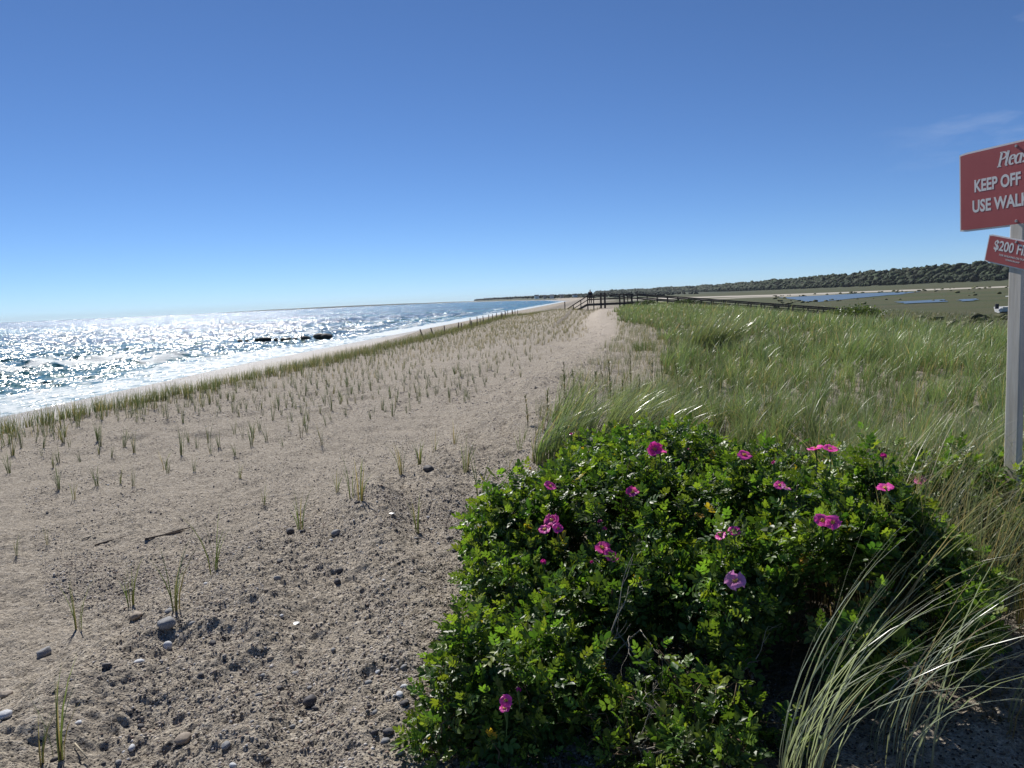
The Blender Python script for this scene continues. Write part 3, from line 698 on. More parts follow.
def stone_mesh(seed, sub=3):
    import bmesh
    g = np.random.default_rng(seed); bm = bmesh.new(); bmesh.ops.create_icosphere(bm, subdivisions=sub, radius=1)
    V = np.array([v.co[:] for v in bm.verts]); Fc = np.array([[v.index for v in f.verts] for f in bm.faces]); bm.free()
    n = fbm(V[:, 0]+seed*3.1+V[:, 2]*.7, V[:, 1]+V[:, 2]*.9, 1.1, 3, seed)
    V = V*(1+.22*n)[:, None]
    for _ in range(4):
        d = g.normal(size=3); d /= np.linalg.norm(d); c = g.uniform(.62, .85); s = V @ d; V -= np.maximum(s-c, 0)[:, None]*d*.85
    V *= np.array([1, g.uniform(.65, .95), g.uniform(.45, .75)]); return V, Fc
def stone(p, size, seed, kind, label, group='stones lying on the gravel', name='stone', rz=None, squash=1.0, cat='stone', sink=.25, sub=3):
    V, Fc = stone_mesh(seed, sub); V = V*size/2; V[:, 2] *= squash
    o = mesh_np(name, V, Fc, 3, M_st[kind], smooth=True); o.location = Vector(p)+Vector((0, 0, V[:, 2].max()*(1-sink)*.7)); o.rotation_euler = (0, 0, seed if rz is None else rz)
    return tag(o, label, cat, group)
notable = [(45, 655, .10, 'grey', 'large pale grey oval stone on the left gravel'), (136, 618, .095, 'tan', 'brown rounded stone left of the grey one in the group of stones'), (167, 626, .10, 'grey', 'upright grey stone beside the brown sprig'), (170, 612, .06, 'grey', 'smaller grey stone tucked behind the upright grey one'), (168, 648, .07, 'pale', 'pale flat stone below the upright grey stone'),
 (139, 663, .055, 'pale', 'small bluish white stone near the bottom left'), (106, 667, .045, 'dark', 'small black stone left of the bluish white one'), (429, 471, .16, 'dark', 'dark flat stone, the biggest, near the right edge of the gravel'), (184, 741, .075, 'tan', 'brown oval stone low on the left gravel'), (310, 704, .065, 'dark', 'black square stone in the lower middle of the gravel'),
 (290, 533, .08, 'dark', 'dark stone below the leaning dry sprig'), (303, 532, .05, 'dark', 'small dark stone right of the leaning dry sprig'), (336, 535, .08, 'grey', 'grey half buried stone in the middle of the gravel'), (280, 563, .06, 'dark', 'black stone in the gravel left of the white shell'), (278, 580, .055, 'grey', 'small grey stone below the black one left of the white shell'), (340, 572, .05, 'dark', 'dark pebble above the coarse gravel'), (338, 583, .055, 'dark', 'dark pebble just below a similar one in coarse gravel'),
 (213, 644, .05, 'dark', 'dark pebble at the foot of the sandy ridge'), (6, 695, .07, 'tan', 'reddish brown stone at the left border'), (5, 717, .07, 'pale', 'pale pinkish stone at the left border'), (392, 514, 0, 'shell', 'larger white shell fragment near the rose edge'), (295, 624, 0, 'shell', 'small white shell fragment in the middle of the gravel'),
 (449, 540, .05, 'dark', 'dark pebble beside the left edge of the roses'), (388, 733, .05, 'dark', 'dark stone near the lowest rose leaves'), (385, 742, .04, 'grey', 'small grey stone under the dark one near the lowest roses'), (226, 747, .045, 'grey', 'grey pebble right of the brown oval stone'), (400, 696, .045, 'pale', 'pale pebble left of the lower rose leaves'), (405, 705, .04, 'dark', 'small black pebble next to a pale one by the lower roses')]
for k, (px, py, sz, kd, lb) in enumerate(notable):
    p = ground(px, py)
    if kd == 'shell': stone(p, .05, 900+k, kd, lb, 'white shell fragments', 'shell', squash=.35, cat='shell', sink=0)
    else: stone(p, sz*1.0, 900+k, kd, lb)
g = np.random.default_rng(44); kinds = ['grey', 'dark', 'tan', 'grey', 'dark', 'pale']
smesh = []
for k in range(12):
    V, Fc = stone_mesh(1200+k, 2); o = mesh_np('pebble', V, Fc, 3, M_st[kinds[k % 6]], smooth=True); smesh.append(o.data); bpy.data.objects.remove(o)
cnt = 0
while cnt < 120:
    px = g.uniform(0, 560); py = g.uniform(440, 768)
    if py < 768-(px)*.62+0 and g.uniform() < .75: continue
    p = ground(px, py)
    if p.x > -.75+.0 and p.y < 6 or p.y > 9: continue
    o = bpy.data.objects.new('pebble', smesh[int(g.integers(12))]); COL.objects.link(o); s = g.uniform(.009, .021)
    o.location = p+Vector((0, 0, s*.05)); o.scale = (s, s, s*.9); o.rotation_euler = (g.uniform(-.3, .3), g.uniform(-.3, .3), g.uniform(0, 6.28))
    tag(o, 'small loose rounded pebble lying among the coarse sand and gravel', 'pebble', 'small loose pebbles on the gravel'); cnt += 1
# gravel: tens of thousands of tiny stones
def gravel_obj(N, seed, ylo, yhi, smin, smax, label):
    g = np.random.default_rng(seed); yy = g.uniform(0, 1, N)**1.1*(yhi-ylo)+ylo; xx = g.uniform(-.86, .0, N)*(yy)+g.uniform(0, 1, N)*.5*(yy < 5)+.25
    den = sst(-2.2, 2.6, xx-brow(yy)+.5+fbm(xx, yy, .9, 3, 8)*1.6)*.45+.40+.9*fbm(xx, yy, .45, 3, 88)
    k = g.uniform(0, 1, N) < den; xx, yy = xx[k], yy[k]; M = len(xx)
    s = smin*(smax/smin)**(g.uniform(0, 1, M)**2.2)
    V0, F0 = OCT; V = V0[None]*(1+.2*g.normal(size=(M, len(V0), 1)))*s[:, None, None]; V[:, :, 1] *= g.uniform(.6, 1, (M, 1)); V[:, :, 2] *= g.uniform(.5, .8, (M, 1))
    a = g.uniform(0, 6.28, M); ca, sa = np.cos(a)[:, None], np.sin(a)[:, None]
    X = V[:, :, 0]*ca-V[:, :, 1]*sa; Y = V[:, :, 0]*sa+V[:, :, 1]*ca
    V = np.stack([X+xx[:, None], Y+yy[:, None], V[:, :, 2]+(HH(xx, yy)+s*.2)[:, None]], -1)
    pal = np.array([[.09, .085, .082], [.17, .155, .145], [.28, .24, .20], [.40, .35, .30], [.58, .54, .49], [.26, .19, .15], [.34, .29, .24]])
    c = pal[g.choice(7, M, p=[.12, .15, .18, .22, .11, .07, .15])]*1.12*g.uniform(.8, 1.2, (M, 1))
    Fc = F0[None]+(np.arange(M)*len(V0))[:, None, None]
    o = mesh_np('gravel', V.reshape(-1, 3), Fc.reshape(-1), 3, M_grav, color=np.repeat(c, len(V0), 0), smooth=False)
    return tag(o, label, 'gravel', None, 'stuff')
t = NT('gravel_stones'); t.pbsdf(t.n('ShaderNodeAttribute', attribute_name='Col').outputs['Color'], .8, None, .3); M_grav = t.m
gravel_obj(105000, 61, 1.6, 6.5, .0022, .011, 'coarse gravel of many coloured grains on the near ridge')
gravel_obj(95000, 62, 5, 19, .004, .0145, 'scattered gravel on the sand farther up the ridge')
gravel_obj(60000, 63, 14, 62, .009, .028, 'small stones and grit scattered on the far sand beside the path')
# dry bits of straw and twig on the sand
M_straw = simple('dry_straw', (.46, .40, .29), .7); M_dead = simple('bleached_wood', (.36, .33, .28), .8, .2, .35, 20)
M_darktwig = simple('dark_twig', (.12, .09, .07), .8)
twigs = [(75, 745, 88, 762, .006, 'forked pale straw lying in the bottom left corner'), (398, 668, 434, 642, .005, 'pale straight reed stalk lying left of the lower roses'), (95, 546, 125, 538, .012, 'dark twig lying on the flat sand at left'), (82, 540, 110, 532, .012, 'thin driftwood stick on the flat sand at left'), (145, 540, 185, 532, .018, 'dark weathered driftwood piece on the flat sand'), (165, 535, 190, 529, .014, 'short dark driftwood stub above the longer one'),
         (296, 515, 320, 502, .006, 'pale straw on the gravel in the middle'), (440, 447, 470, 434, .008, 'pale stick on the gravel ridge near the tall grass'), (370, 720, 390, 712, .005, 'short straw near the lowest rose leaves')]
for k, (a, b_, c_, d_, w_, lb) in enumerate(twigs):
    p, q_ = ground(a, b_), ground(c_, d_); mid = (p+q_)/2+Vector((0, 0, .012))
    o = MB().tube([p+Vector((0, 0, .008)), mid, q_+Vector((0, 0, .014))], [w_*.55, w_*.5, w_*.3], 5).build('twig', M_darktwig if 'dark' in lb else M_straw, None, True)
    tag(o, lb, 'twig', 'bits of straw and driftwood on the sand')

# ---------------------------------------------------------------- roses
BUSH = [  # name, cx, cy, rx, ry, h, shoots, label
 ('A', -.42, 2.86, .43, .40, .32, 125, 'low rose clump with two magenta blooms at the very front'),
 ('B', -.03, 4.18, .76, 1.12, .63, 600, 'large dense rose bush in front left with the brightest blooms'),
 ('C', .92, 3.72, .78, 1.05, .70, 600, 'rose bush to the right carrying the pale pink bloom'),
 ('D', .45, 5.65, .95, .85, .50, 330, 'rose bush at the back with one big magenta bloom among grass'),
 ('F', .30, 2.66, .46, .32, .22, 50, 'few low leafy rose shoots on shaded sand at the bottom beside the big grass'),
 ('E', 1.95, 5.0, 1.05, .95, .48, 320, 'rose bush at the far right back thinning toward the sign post')]
def canopy_i(b, x, y):
    _, cx, cy, rx, ry, h, n_, lb = b
    r = np.hypot((x-cx)/rx, (y-cy)/ry)+fbm(x, y, .45, 2, 120)*.12
    return H(x, y)+h*np.sqrt(np.clip(1-r**3.2, 0, 1))*(1+.42*fbm(x, y, .34, 3, 130))
def inside(b, x, y):
    _, cx, cy, rx, ry, h, n_, lb = b
    return np.hypot((x-cx)/rx, (y-cy)/ry)+fbm(x, y, .45, 2, 120)*.12 < 1
def compound_leaves(P, axis, up_, size, col, g):
    """seven leaflets along a rachis; P,axis,up_ (N,3)"""
    side = np.cross(axis, up_); side /= np.linalg.norm(side, axis=1, keepdims=True)+1e-9
    nrm = np.cross(side, axis)
    # leaflet template (x along leaflet, y across, z normal) folded at the midrib, toothed a little
    tp = np.array([[0, 0, 0], [.28, .25, .045], [.62, .27, .05], [.86, .15, .02], [1, 0, -.09], [.86, -.15, .02], [.62, -.27, .05], [.28, -.25, .045], [.3, 0, -.02], [.65, 0, -.035]])
    tf = np.array([[0, 8, 1, 1], [8, 9, 2, 1], [9, 4, 3, 2], [0, 7, 8, 8], [8, 7, 6, 9], [9, 6, 5, 4]])
    lay = [(.22, 1, 1.05, .34), (.22, -1, 1.05, .34), (.50, 1, .95, .40), (.50, -1, .95, .40), (.78, 1, .85, .40), (.78, -1, .85, .40), (.92, 0, 0, .46)]
    Vs, Cs = [], []
    N = len(P); droop = g.uniform(.05, .35, N)
    for (t, sd, ang, ls) in lay:
        c0 = P+axis*(size*t)[:, None]-np.array([0, 0, 1])*(droop*size*t*t)[:, None]
        a = ang+g.normal(size=N)*.12
        dirx = axis*np.cos(a*abs(sd))[:, None]+side*(np.sin(a)*sd)[:, None]
        tw = g.normal(size=N)*.35
        n2 = nrm+side*tw[:, None]; n2 -= (n2*dirx).sum(1, keepdims=True)*dirx; n2 /= np.linalg.norm(n2, axis=1, keepdims=True)
        yv = np.cross(n2, dirx)
        L = size*ls*g.uniform(.85, 1.15, N)
        V = c0[:, None, :]+(dirx[:, None, :]*tp[None, :, 0:1]+yv[:, None, :]*tp[None, :, 1:2]+n2[:, None, :]*tp[None, :, 2:3]*g.uniform(.4, 2.2, (N, 1, 1)))*L[:, None, None]
        Vs.append(V); Cs.append(np.repeat((col*g.uniform(.85, 1.15, (N, 1)))[:, None, :], 10, 1))
    V = np.stack(Vs, 1).reshape(-1, 3); C = np.stack(Cs, 1).reshape(-1, 3)
    K = N*7; Q = tf[None]+(np.arange(K)*10)[:, None, None]
    return V, Q, C
def quads_to_tris(Q):
    Q = Q.reshape(-1, 4); deg = Q[:, 2] == Q[:, 3]; T1 = Q[:, [0, 1, 2]]; T2 = Q[~deg][:, [0, 2, 3]]
    return np.concatenate([T1, T2])
M_cane = simple('rose_cane', (.14, .10, .06), .8)
M_petal = leafy('rose_petals', .42, .45, .3, ttint=(1.3, 1.2, 1.3))
t = NT('stamens'); t.pbsdf((.75, .55, .12), .6); M_stamen = t.m
M_sepal = simple('rose_sepals', (.06, .12, .03), .6)
bush_obj = {}
for bi, b in enumerate(BUSH):
    nm, cx, cy, rx, ry, h, ns_, lb = b; g = np.random.default_rng(40+bi)
    root = empty('rose_bush', (0, 0, 0)); bush_obj[nm] = root; root.location = (cx, cy, float(H(cx, cy)))
    O = np.array(root.location)
    n0 = ns_*3; a = g.uniform(0, 6.28, n0); r = np.sqrt(g.uniform(0, 1, n0))
    sx_ = cx+rx*r*np.cos(a); sy_ = cy+ry*r*np.sin(a); k = inside(b, sx_, sy_)
    # thinner patches leave dark gaps
    k &= (fbm(sx_, sy_, .26, 2, 150) > -.30+.08*g.normal(size=n0))
    sx_, sy_ = sx_[k][:ns_*2], sy_[k][:ns_*2]; Ns = len(sx_)
    e = .05
    top = canopy_i(b, sx_, sy_); gx = (canopy_i(b, sx_+e, sy_)-canopy_i(b, sx_-e, sy_))/(2*e); gy = (canopy_i(b, sx_, sy_+e)-canopy_i(b, sx_, sy_-e))/(2*e)
    nr = np.stack([-np.clip(gx, -2.5, 2.5)*.7, -np.clip(gy, -2.5, 2.5)*.7, np.ones(Ns)], -1)+g.normal(size=(Ns, 3))*.28; nr /= np.linalg.norm(nr, axis=1, keepdims=True)
    gz = H(sx_, sy_)
    depth = g.exponential(.09, Ns); depth = np.where(g.uniform(0, 1, Ns) < .25, 0, depth)
    depth = np.where(g.uniform(0, 1, Ns) < .10, -g.uniform(.03, .16, Ns), depth); zt = np.maximum(top-depth, gz+ (.30 if nm in 'BC' else .05)*g.uniform(.6, 1.5, Ns))
    T = np.stack([sx_, sy_, zt], -1)
    nl = 8; idx = np.repeat(np.arange(Ns), nl); M = len(idx); kk = np.tile(np.arange(nl), Ns)
    base = T[idx]-nr[idx]*(kk*.020)[:, None]
    az_ = kk*2.4+g.uniform(0, 6.28, Ns)[idx]; el = R(62)-kk*R(8.0)+g.normal(size=M)*.22
    n_ = nr[idx]; tA = np.cross(n_, np.array([.3, .9, .1])); tA /= np.linalg.norm(tA, axis=1, keepdims=True); tB = np.cross(n_, tA)
    rad_ = tA*np.cos(az_)[:, None]+tB*np.sin(az_)[:, None]
    axis = rad_*np.cos(el)[:, None]+n_*np.sin(el)[:, None]; upv = n_*np.cos(el)[:, None]-rad_*np.sin(el)[:, None]
    size = g.uniform(.05, .095, M)*np.where(kk < 2, .7, 1.0)
    young = (kk < 2) | (g.uniform(0, 1, M) < .08)
    col = np.array([.062, .116, .024])*g.uniform(.6, 1.45, (M, 1)); col[young] = np.array([.16, .25, .04])*g.uniform(.75, 1.25, (young.sum(), 1))
    yel = g.uniform(0, 1, M) < .006; col[yel] = (.42, .30, .04)
    col[:, 0] *= g.uniform(.8, 1.3, M)
    V, Q, C = compound_leaves(base, axis, upv, size, col, g)
    o = mesh_np('foliage', V-O, quads_to_tris(Q), 3, M_leaf, root, color=C, smooth=False)
    # canes from the ground up to the shoots
    mb = MB(); ncan = min(Ns, 170)
    for s in range(ncan):
        s2 = int(g.integers(Ns)); tp_ = T[s2]; bxy = np.array([cx, cy])+(tp_[:2]-np.array([cx, cy]))*g.uniform(.35, .95)+g.normal(size=2)*.05
        bz = float(H(bxy[0], bxy[1])); p0 = Vector((bxy[0], bxy[1], bz-.03)); p3 = Vector(tp_)-Vector(nr[s2])*.03
        p1 = p0.lerp(p3, .35)+Vector((g.normal()*.03, g.normal()*.03, .04)); p2 = p0.lerp(p3, .7)+Vector((g.normal()*.03, g.normal()*.03, .03))
        mb.tube([v-Vector(O) for v in (p0, p1, p2, p3)], [.0045, .0038, .003, .0018], 4)
    tag(mb.build('cane', M_cane, root, True), kind='stuff')
    # fallen leaf litter and small dead stems under the bush stay with the soil
    tag(root, lb, 'rose bush', 'beach rose bushes')
def canopy_all(x, y):
    best = None; who = None
    for b in BUSH:
        c = np.where(inside(b, x, y), canopy_i(b, x, y), -99)
        if best is None: best = c; who = np.zeros(c.shape, int)
        else:
            k = c > best; best = np.where(k, c, best); who = np.where(k, BUSH.index(b), who)
    return best, who
def flower(px, py, size, kind, seed, label=None, up_off=.10):
    d = ray(px, py); t_ = np.linspace(1.8, 8, 1600); c, w = canopy_all(d.x*t_, d.y*t_)
    hit = np.argmax(d.z*t_ < c+up_off)
    if not (d.z*t_ < c+up_off).any():
        p = ground(px, py); wi = int(np.argmin([math.hypot(p.x-b[1], p.y-b[2]) for b in BUSH])); pos = p+Vector((0, 0, .12))
        tt = p.length-.35; pos = d*tt
    else:
        pos = d*t_[hit]; wi = int(w[hit])
    root = bush_obj[BUSH[wi][0]]; g = np.random.default_rng(seed)
    # petals
    npet = 5 if kind != 'double' else 9
    V = []; Fq = []; C = []
    tilt_ax = Vector((g.normal()*.35, -.55+g.normal()*.3, 1)).normalized()
    Rm = Vector((0, 0, 1)).rotation_difference(tilt_ax).to_matrix()
    magenta = {'single': (.90, .12, .52), 'double': (.88, .09, .44), 'bud': (.58, .03, .26), 'pale': (.85, .36, .68)}[kind]
    na, nb_ = 6, 5
    for p_ in range(npet if kind != 'bud' else 4):
        a0 = 2*math.pi*p_/(5 if kind != 'double' else 5)+(.6 if p_ >= 5 else 0)+g.normal()*.12
        inner = p_ >= 5; L = size*.52*(.72 if inner else 1)*g.uniform(.85, 1.1)
        open_ = {'single': .55, 'double': .6, 'bud': 1.35, 'pale': .6}[kind]+(.35 if inner else 0)+g.normal()*.14
        n0 = len(V)
        for i_ in range(na):
            u = i_/(na-1)
            for j_ in range(nb_):
                v = j_/(nb_-1)*2-1
                wv = (math.sin(min(u*1.35+.15, 1.5))*.80*L)*(1-.25*max(0, u-.8)/.2)*(1 if kind != 'bud' else .55)
                xx_ = u*L*(1-.34*v*v*u*u-.12*(1-abs(v))*u**4); ang = open_*(1-.55*u)
                rr_ = xx_*math.cos(ang); zz_ = xx_*math.sin(ang)+.10*L*v*v*(1-u*.4)+g.normal()*.075*L*u
                yy_ = v*wv
                if kind == 'bud': rr_ = rr_*.5+ .12*L
                pt = Vector((rr_*math.cos(a0)-yy_*math.sin(a0), rr_*math.sin(a0)+yy_*math.cos(a0), zz_))
                V.append(tuple(Rm @ pt)); k_ = (.7+.5*u)*g.uniform(.88, 1.12)
                C.append((min(1, magenta[0]*k_), magenta[1]*k_+.03*(u < .15), min(1, magenta[2]*k_)))
        for i_ in range(na-1):
            for j_ in range(nb_-1):
                q0 = n0+i_*nb_+j_; Fq.append((q0, q0+1, q0+nb_+1, q0+nb_))
    fl = mesh_np('flower' if kind != 'bud' else 'flower_bud', np.array(V), np.array(Fq), 4, M_petal, root, color=np.array(C), smooth=True)
    fl.location = pos-root.location
    if label: fl['label'] = label
    if kind != 'bud':
        mb = MB()
        for s in range(26):
            a = g.uniform(0, 6.28); r_ = g.uniform(.02, .13)*size; hh_ = size*g.uniform(.10, .17)
            b0 = Rm @ Vector((math.cos(a)*r_*.4, math.sin(a)*r_*.4, .02*size)); b1 = Rm @ Vector((math.cos(a)*r_, math.sin(a)*r_, hh_))
            mb.tube([b0, b1, b1+(b1-b0)*.12], [.0006, .0006, .0016], 4)
        mb.build('stamens', M_stamen, fl)
    mb = MB(); mb.tube([(0, 0, -.10), (0.004, 0, -.05), (0, 0, -.012), (0, 0, .004)], [.0018, .002, .005, .0055], 6)
    for s in range(5):
        a = s*1.2566+.3; mb.add([(math.cos(a-.5)*.005, math.sin(a-.5)*.005, 0), (math.cos(a+.5)*.005, math.sin(a+.5)*.005, 0), (math.cos(a)*size*.3, math.sin(a)*size*.3, size*.06)], [(0, 1, 2)])
    mb.build('sepals', M_sepal, fl)
FL = [(550, 487, .065, 'single'), (633, 493, .070, 'double'), (552, 521, .075, 'double'), (545, 530, .060, 'single'), (558, 529, .06, 'single'), (603, 549, .075, 'double'), (610, 556, .07, 'single'), (543, 563, .05, 'bud'), (601, 523, .045, 'bud'), (604, 531, .045, 'bud'), (592, 563, .035, 'bud'),
      (735, 582, .085, 'pale'), (721, 537, .05, 'single'), (734, 532, .055, 'single'), (655, 450, .085, 'double'), (660, 453, .07, 'single'), (688, 450, .035, 'bud'), (744, 456, .075, 'single'), (571, 435, .05, 'bud'), (664, 643, .040, 'bud'), (506, 701, .052, 'single'), (505, 709, .045, 'single'), (518, 691, .035, 'bud'),
      (822, 522, .075, 'single'), (833, 523, .065, 'single'), (816, 450, .08, 'single'), (830, 450, .07, 'single'), (883, 457, .055, 'bud'), (885, 489, .075, 'single'), (780, 486, .06, 'single'), (786, 489, .05, 'pale'), (920, 481, .07, 'single'), (774, 464, .04, 'bud')]
for k, (px, py, sz, kd) in enumerate(FL): flower(px, py, sz, kd, 800+k, 'pale pink open flower' if kd == 'pale' and k < 15 else None)

g = np.random.default_rng(63); N = 3800; xx = g.uniform(-.6, 2.2, N); yy = g.uniform(2.2, 5.6, N); a = g.uniform(0, 6.28, N)
kk_ = (fbm(xx, yy, .3, 2, 64) > -.15); xx, yy, a = xx[kk_], yy[kk_], a[kk_]; M = len(xx)
c = np.array([.34, .26, .17])*g.uniform(.4, 1.3, (M, 1))
tag(build_blades('leaf_litter', np.stack([xx, yy, HH(xx, yy)+.004], -1), g.uniform(.02, .06, M), g.uniform(.006, .016, M), g.uniform(.8, 1.3, M), np.stack([np.cos(a), np.sin(a)], -1), c, None, 3, gr=g, tipc=1.0), 'dry fallen leaves and bits on the shaded ground under the roses', 'leaf litter', None, 'stuff')
# dead branches at the foot of the roses
def dead_branch(px, py, hgt, spread, seed, label, dirx=.3):
    g = np.random.default_rng(seed); p = ground(px, py); mb = MB()
    def grow(a, d, L, r, dep):
        pts_ = [a]; rr_ = [r]; dd_ = d.copy(); n_ = 5
        for i_ in range(n_):
            dd_ = (dd_+Vector((g.normal(), g.normal(), g.normal()))*.22).normalized(); pts_.append(pts_[-1]+dd_*L/n_); rr_.append(r*(1-.6*(i_+1)/n_))
        mb.tube([q-p for q in pts_], rr_, 5)
        if dep > 0:
            for _ in range(3):
                k_ = int(g.integers(2, n_+1)); grow(pts_[k_], (dd_+Vector((g.normal(), g.normal(), g.normal()*.6))*.75).normalized(), L*g.uniform(.35, .6), rr_[k_]*.8, dep-1)
    for s in range(spread):
        grow(p+Vector((g.normal()*.03, g.normal()*.03, -.01)), Vector((dirx+g.normal()*.35, g.normal()*.3-.1, 1.0)).normalized(), hgt*g.uniform(.6, 1), .0048, 2)
    o = mb.build('dead_branch', M_dead, None, True); o.location = p; tag(o, label, 'dead branch', 'bleached dead branches under the roses')
dead_branch(600, 690, .5, 2, 31, 'pale forked dead branches rising in the dark hollow of the roses', .1)
dead_branch(655, 700, .42, 1, 32, 'bare thin branch arching up right of the hollow', .1)
dead_branch(560, 730, .26, 1, 33, 'short bleached branch beside the lowest rose clump', .5)
dead_branch(610, 755, .3, 2, 34, 'bleached twigs lying low at the bottom of the photo', 1.6)
dead_branch(690, 740, .28, 2, 35, 'tangle of bleached twigs near the bottom under the roses', -.8)
dead_branch(740, 700, .3, 1, 36, 'bare twig beneath the right rose bush', .5)
dead_branch(455, 725, .24, 1, 37, 'grey bare stem rising through the lowest rose clump', .6)
dead_branch(960, 470, .7, 2, 38, 'twisted pale bare branches in the grass near the sign post', .1)
dead_branch(905, 455, .6, 1, 39, 'single curved bare branch left of the twisted pale ones', .1)

# ---------------------------------------------------------------- sign on its post
t = NT('haze_paled_red_sign_face'); p_ = t.n('ShaderNodeTexCoord').outputs['Object']
c_ = t.mix(t.noise(5, 5, .65, p_), (.38, .07, .07), (.48, .12, .11))  # reds lightened in the colour to stand in for haze over the sign
mps = t.n('ShaderNodeMapping'); t.l(p_, mps.inputs['Vector']); mps.inputs['Rotation'].default_value = (0, .7, 0); mps.inputs['Scale'].default_value = (60, 6, 4)
c_ = t.mix(t.ramp(t.noise(1.0, 4, .6, mps.outputs[0]), [(.70, (0, 0, 0)), (.76, (1, 1, 1))]), c_, (.58, .36, .34))
t.pbsdf(c_, .45, None, .4); M_red = t.m; M_signwhite = simple('sign_white', (.80, .79, .77), .5, .3, .04, 5, .02)
M_bolt = simple('galvanised_bolt', (.45, .45, .45), .4, .5)
sign_dir = ray(1018, 278); sd = 4.45/sign_dir.dot(fw); sp_ = Vector((sign_dir.x*sd, sign_dir.y*sd, 0))
gz = float(HH(sp_.x, sp_.y)); sroot = empty('warning_sign', (sp_.x, sp_.y, gz))
ph = -gz+.73
post = MB().box((0, 0, ph/2-.2), (.089, .042, ph+.4)).build('post', M_postwood, sroot, bevel=.006)
post.rotation_euler = (0, 0, math.atan2(-sp_.x, sp_.y)+R(-42))
def stroke(mb, pts, w0, w1, y=0, z0=0):
    n = len(pts)
    for i in range(n-1):
        a, b = Vector(pts[i]), Vector(pts[i+1]); d = (b-a).normalized(); pr = Vector((-d.y, d.x))
        wa = w0+(w1-w0)*i/(n-1); wb = w0+(w1-w0)*(i+1)/(n-1)
        aa, bb = a-d*wa*.2, b+d*wb*.2
        mb.add([(p.x, y, p.y) for p in (aa-pr*wa/2, aa+pr*wa/2, bb+pr*wb/2, bb-pr*wb/2)], [(0, 1, 2, 3)])
def arc(cx, cy, rx, ry, a0, a1, n=12): return [(cx+rx*math.cos(R(a0+(a1-a0)*i/n)), cy+ry*math.sin(R(a0+(a1-a0)*i/n))) for i in range(n+1)]
def modstroke(mb, pts, thick, thin, y):
    """pen with thick verticals and thin horizontals"""
    for i in range(len(pts)-1):
        a, b = Vector(pts[i]), Vector(pts[i+1]); d = (b-a); L = d.length
        if L < 1e-6: continue
        d /= L; w = thin+(thick-thin)*abs(d.y)**1.5; pr = Vector((-d.y, d.x)); e = d*w*.12
        mb.add([(p.x, y-i*.00002, p.y) for p in (a-e-pr*w/2, a-e+pr*w/2, b+e+pr*w/2, b+e-pr*w/2)], [(0, 1, 2, 3)])
def please_letters(h):
    """an italic roman word drawn as pen strokes, x height .62 h"""
    out = []; X = 0; xh = .64
    def P():  return [[(0, 0), (0, 1)], arc(0, .74, .42, .26, 90, -90), [(-.14, 0), (.16, 0)], [(-.14, 1), (.02, 1)]], .50
    def l():  return [[(0, .06), (0, 1)], arc(.1, .1, .1, .1, 180, 290, 5), [(-.1, .97), (0, 1)]], .22
    def e():  return [[(.03, .36), (.36, .40)], arc(.2, .44, .17, .2, 0, 180, 8), arc(.22, .34, .2, .34, 170, 305, 10)], .46
    def a():  return [arc(.2, .32, .2, .32, 60, 300, 14), [(.38, xh), (.38, .08)], arc(.46, .08, .08, .08, 180, 290, 4)], .56
    def s():  return [arc(.17, .48, .15, .16, 40, 250, 9), arc(.15, .17, .16, .17, 70, -140, 9)], .42
    for f in (P, l, e, a, s, e):
        st, adv = f(); out += [[(X+x_, y_) for (x_, y_) in q] for q in st]; X += adv
    return [[((x_+y_*.24)*h, y_*h) for (x_, y_) in q] for q in out], X*h
def text_part(body, size, x, z, parent, extra_w=1.0, bold=.018, y=-.0085, name='lettering'):
    cu = bpy.data.curves.new('txt', 'FONT'); cu.body = body; cu.size = size; cu.align_x = 'CENTER'; cu.offset = bold*size; cu.extrude = .0003; cu.resolution_u = 4
    o = bpy.data.objects.new('txt', cu); COL.objects.link(o); bpy.context.view_layer.update()
    me = bpy.data.meshes.new_from_object(o.evaluated_get(bpy.context.evaluated_depsgraph_get())); bpy.data.objects.remove(o)
    me.transform(Matrix.Translation((x, y, z)) @ Matrix.Rotation(math.pi/2, 4, 'X') @ Matrix.Diagonal((extra_w, 1, 1, 1)))
    me.materials.clear(); me.materials.append(M_signwhite); t_ = bpy.data.objects.new(name, me); COL.objects.link(t_); t_.parent = parent; return t_
def rounded(w, h, r, n=5):
    P = []
    for (cx, cy, a0) in ((w/2-r, h/2-r, 0), (-w/2+r, h/2-r, 90), (-w/2+r, -h/2+r, 180), (w/2-r, -h/2+r, 270)):
        P += [(cx+r*math.cos(R(a0+90*i/n)), cy+r*math.sin(R(a0+90*i/n))) for i in range(n+1)]
    return P
def plate(name, w, h, r, thick, mat, parent, y=0, warp=0):
    P = rounded(w, h, r); n = len(P)
    def W(x, z): return -warp*(abs(x)/(w/2))**2.2*w
    # grid strip so the sheet can curl
    me_ = MB(); nx = 16
    rows = []
    for i in range(nx+1):
        x_ = -w/2+w*i/nx; dx = max(0, abs(x_)-(w/2-r)); hz = h/2-r+math.sqrt(max(0, r*r-dx*dx))
        yy_ = y+W(x_, 0); rows.append(((x_, yy_, -hz), (x_, yy_, hz), (x_, yy_+thick, -hz), (x_, yy_+thick, hz)))
    V = [v for r_ in rows for v in r_]; Fq = []
    for i in range(nx):
        a = i*4; b = a+4; Fq += [(a, b, b+1, a+1), (a+2, a+3, b+3, b+2), (a+1, b+1, b+3, a+3), (a, a+2, b+2, b)]
    Fq += [(0, 1, 3, 2), (nx*4, nx*4+2, nx*4+3, nx*4+1)]
    return me_.add(V, Fq).build(name, mat, parent)
